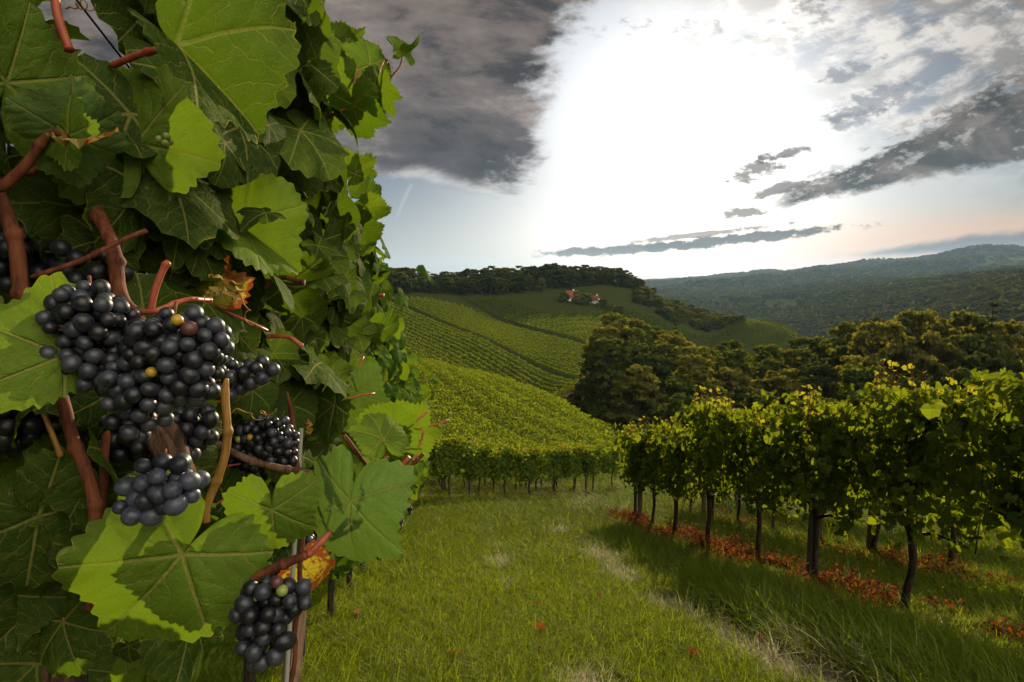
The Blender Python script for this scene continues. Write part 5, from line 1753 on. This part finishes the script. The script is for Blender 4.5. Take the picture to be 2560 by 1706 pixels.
# ------------------------------------------------------------------ grass
def grass_mat(name, green_lo, green_hi, dry_lo, dry_hi, tr):
    m, k, out = new_mat(name)
    dry = k.attr('dry', 'Fac', 'INSTANCER')
    rnd = k.attr('rnd', 'Fac')
    irnd = k.new('ShaderNodeObjectInfo').outputs['Random']
    mixr = k.add(k.mul(rnd, 0.55), k.mul(irnd, 0.45))
    gcol = k.mix(mixr, green_lo, green_hi)
    dcol = k.mix(rnd, dry_lo, dry_hi)
    f = k.m('MAXIMUM', k.ss(k.add(dry, k.mul(k.sub(rnd, 0.5), 0.55)), 0.35, 0.75), k.m('GREATER_THAN', rnd, 0.95))  # a few pale straw blades, also standing in for backlit glints
    c = k.mix(f, gcol, dcol)
    p = matte(k, c, 0.014, 0.5)
    tl = k.new('ShaderNodeBsdfTranslucent')
    k.put(tl.inputs[0], k.mix(f, tr, (0.50, 0.45, 0.28, 1)))
    mx = k.new('ShaderNodeMixShader'); mx.inputs[0].default_value = 0.40
    k.l.new(p.outputs[0], mx.inputs[1]); k.l.new(tl.outputs[0], mx.inputs[2])
    k.l.new(mx.outputs[0], out.inputs[0])
    return m
M['grass'] = grass_mat('grass_blades', (0.034, 0.068, 0.003, 1), (0.105, 0.132, 0.006, 1), (0.20, 0.17, 0.08, 1), (0.46, 0.42, 0.28, 1), (0.31, 0.37, 0.010, 1))

def tuft(seed, n, h, spread, w, lean):
    g = np.random.default_rng(seed)
    b = Build()
    for i in range(n):
        th = g.random() * 6.283
        r = spread * math.sqrt(g.random())
        ph = g.random() * 6.283
        hh = h * (0.45 + 0.75 * g.random())
        bend = lean * (0.3 + 1.0 * g.random()) * hh
        base = np.array([r * math.cos(th), r * math.sin(th), -0.02])
        dv = np.array([math.cos(ph), math.sin(ph), 0]); sv = np.array([-dv[1], dv[0], 0])
        ww = w * (0.7 + 0.6 * g.random())
        V = []
        for t, wf in ((0, 1.0), (0.4, 0.95), (0.75, 0.6)):
            c = base + dv * bend * t ** 2 + np.array([0, 0, hh * (t - 0.25 * lean * t ** 2)])
            V += [c - sv * ww * wf / 2, c + sv * ww * wf / 2]
        V.append(base + dv * bend + np.array([0, 0, hh * (1 - 0.25 * lean * 1.2)]))
        b.add(V, [(0, 1, 3), (0, 3, 2), (2, 3, 5), (2, 5, 4), (4, 5, 6)], rnd=g.random())
    return b.mesh('grass_tuft', M['grass'])

def lane_noise(x, y):
    return (np.sin(x * 1.3 + 2 * np.sin(y * 0.37)) * np.sin(y * 0.9 + 1.4 * np.sin(x * 0.8)) + 0.6 * np.sin(x * 3.7 + y * 1.9) * np.sin(y * 2.9 - x * 1.1))

def build_grass():
    coll = bpy.data.collections.new('grass_tufts')
    for i, (n, h, s, w, l) in enumerate(((13, 0.13, 0.055, 0.0066, 0.7), (11, 0.17, 0.05, 0.0066, 0.9), (14, 0.085, 0.06, 0.0066, 0.8), (10, 0.25, 0.05, 0.0070, 1.0), (13, 0.11, 0.08, 0.0070, 1.3))):
        coll.objects.link(bpy.data.objects.new('tuft_%d' % i, tuft(500 + i, n, h, s, w, l)))
    g = np.random.default_rng(9)
    n = 150000
    # denser close by, thinner with distance, over the lane and under the rows
    r = 1.3 * np.exp(math.log(46 / 1.3) * g.random(n) ** 0.85)
    a = R(-46) + R(96) * g.random(n)
    x, y = r * np.sin(a), r * np.cos(a)
    row = x - (3.47 + ROW_D * (y - 6.2))          # distance to the nearest right-hand row
    left = x + 0.42 + 0.14 * y
    nz = lane_noise(x, y)
    bare = np.exp(-(row / 0.42) ** 2) * (y < 13.5)
    keep = g.random(n) > bare * 0.85
    # wheel tracks of the lane
    t1 = np.abs(left - 1.28 - 0.10 * np.sin(y * 0.8)); t2 = np.abs(left - 2.75 - 0.12 * np.sin(y * 0.7 + 1))
    tr = np.maximum(np.exp(-(t1 / 0.20) ** 2) * sm(nz, -0.7, 0.5), np.exp(-(t2 / 0.24) ** 2) * sm(nz, -0.5, 0.6)) * (y < 11)
    dirt = np.exp(-(((x - 0.62) / 0.22) ** 2 + ((y - 8.0) / 0.42) ** 2))
    keep &= g.random(n) > dirt * 0.97
    x, y, r, row, nz, tr, left = (q[keep] for q in (x, y, r, row, nz, tr, left))
    m = len(x)
    dry = 0.02 + 0.62 * tr + 0.25 * sm(nz, 0.5, 1.3) + 0.16 * sm(r, 12, 20) + 0.12 * g.normal(size=m)
    dry += 0.2 * np.exp(-(row / 0.8) ** 2) + 0.32 * np.exp(-(t1[keep] / 0.17) ** 2) * sm(nz, -1.0, 0.2) * (y < 9)
    # longer grass along the right verge of the lane
    tall = np.exp(-((row + 1.15) / 0.75) ** 2) * sm(y, 9, 4)
    sc = (0.62 + 0.55 * g.random(m)) * (0.85 + 0.25 * nz * 0.5) * (1 - 0.22 * tr) * (1 + 0.55 * tall) * np.clip(0.8 + r / 60, 0.8, 1.2)
    pick = g.choice(5, m, p=[0.30, 0.22, 0.22, 0.10, 0.16])
    pick = np.where((tall > 0.45) & (g.random(m) < 0.5), 3, pick)
    pick = np.where((tr > 0.5) & (g.random(m) < 0.7), 4, pick)
    z = ter(x, y) + 0.018 * np.sin(x * 2.1 + 1.3 * np.sin(y * 0.9)) * np.sin(y * 1.7 + 0.6)
    rot = np.column_stack([0.18 * g.normal(size=m) - 0.1, 0.18 * g.normal(size=m), g.random(m) * 6.283])
    me = points_mesh('grass', np.column_stack([x, y, z]), rot, np.column_stack([sc * np.clip(r / 6, 1, 2.6), sc * np.clip(r / 6, 1, 2.6), sc]), pick, {'dry': np.clip(dry, 0, 1)})
    gn_scatter(stuff('grass', me, 'green lane grass with pale dry wheel tracks', 'grass'), coll, 'grass_scatter')

    # red withered weeds and leaf litter under the nearest right-hand row
    wc = bpy.data.collections.new('weed_sprigs')
    for i in range(3):
        gg = np.random.default_rng(700 + i)
        b = Build()
        for s in range(7):
            th = gg.random() * 6.283; hh = (0.16 if i else 0.05) * (0.5 + gg.random()); sp = 0.09
            p0 = np.array([0.03 * gg.normal(), 0.03 * gg.normal(), -0.01]); p1 = p0 + np.array([sp * math.cos(th), sp * math.sin(th), hh])
            b.add(*tube([p0, (p0 + p1) / 2 + np.array([0, 0, hh * 0.15]), p1], 0.0018, 3), rnd=0.3)
            nl = 6
            tt = gg.random(nl)[:, None]
            P = p0 * (1 - tt) + p1 * tt + gg.normal(size=(nl, 3)) * 0.012
            V, T, L, rn = scatter(P, 0.014 + 0.020 * gg.random(nl), gg, 0.8)
            b.add(V, T, L, rn)
        wc.objects.link(bpy.data.objects.new('sprig_%d' % i, b.mesh('weed_sprig', M['weed_red'])))
    n = 2600
    y = 2.9 + 10.5 * g.random(n) ** 1.1
    x = 3.47 + ROW_D * (y - 6.2) + g.normal(size=n) * 0.22 - 0.05
    k = (lane_noise(x * 1.3, y * 1.4) > -0.55)
    x, y = x[k], y[k]
    n2 = 900
    y2 = 5 + 10 * g.random(n2); x2 = 5.5 + ROW_D * (y2 - 6.2) + g.normal(size=n2) * 0.28
    k2 = lane_noise(x2 * 1.3, y2 * 1.4) > 0.1
    # and under the front rows across the lane
    s3 = -2 + 13 * g.random(1500); o3 = FA_P[:, None] + FA_D[:, None] * s3 + FA_N[:, None] * (2.25 * g.integers(0, 2, 1500) + 0.25 * g.normal(size=1500))
    k3 = lane_noise(o3[0] * 1.3, o3[1] * 1.4) > -0.1
    x = np.concatenate([x, x2[k2], o3[0][k3]]); y = np.concatenate([y, y2[k2], o3[1][k3]])
    m = len(x)
    rot = np.column_stack([0.2 * g.normal(size=m), 0.2 * g.normal(size=m), g.random(m) * 6.283])
    sc = (0.6 + 0.7 * g.random(m))
    pick = np.where(g.random(m) < 0.85, 0, g.integers(1, 3, m))
    me = points_mesh('withered_weeds', np.column_stack([x, y, ter(x, y) + 0.01]), rot, np.column_stack([sc, sc, sc]), pick)
    gn_scatter(stuff('withered_weeds', me, 'red withered weeds and leaf litter on the strips under the vines', 'weeds'), wc, 'weed_scatter')
build_grass()

# fallen leaves lying on the grass
def fallen():
    spec = ((822, 1432, 'M', 'large pinkish fallen leaf on the grass left of the wheel track'), (1233, 1407, 'S', 'pale red fallen leaf at the upper part of the left wheel track'), (1243, 1462, 'M', 'red fallen leaf beside the dark tuft in the left wheel track'),
            (1240, 1518, 'S', 'small pink fallen leaf low in the left wheel track'), (1047, 1527, 'M', 'dark red fallen leaf standing in the grass near the lower edge'), (1595, 1525, 'M', 'bright orange-red fallen leaf in the tall grass at the bottom'),
            (1374, 1388, 'S', 'small red fallen leaf between the two wheel tracks'), (1745, 1490, 'S', 'small brown fallen leaf in the tall grass at the right'), (1060, 1408, 'S', 'small orange fallen leaf left of the wheel track, far up'))
    g = np.random.default_rng(44)
    for i, (xd, yd, s, lab) in enumerate(spec):
        p = hit_px(xd * 1.088, yd * 1.088, 1.5, 12, 900)
        V, T, L = leaf_mesh_arrays(31, 3, i % 3, g, 0.5, 0.4, 0.25, 0.3, 0.01, 8, 0.08, 0.2)
        me = Build().add(V * (0.052 if s == 'M' else 0.034), T, L, 0.3 + 0.5 * g.random()).mesh('fallen_leaf', M['leaf_dry'])
        o = thing('fallen_leaf', lab, 'leaf', 'fallen leaves on the grass', (p[0], p[1], p[2] + 0.10), 0, me)
        o.rotation_euler = (0.5 * g.normal() - 0.5, 0.4 * g.normal(), g.random() * 6.28)
fallen()
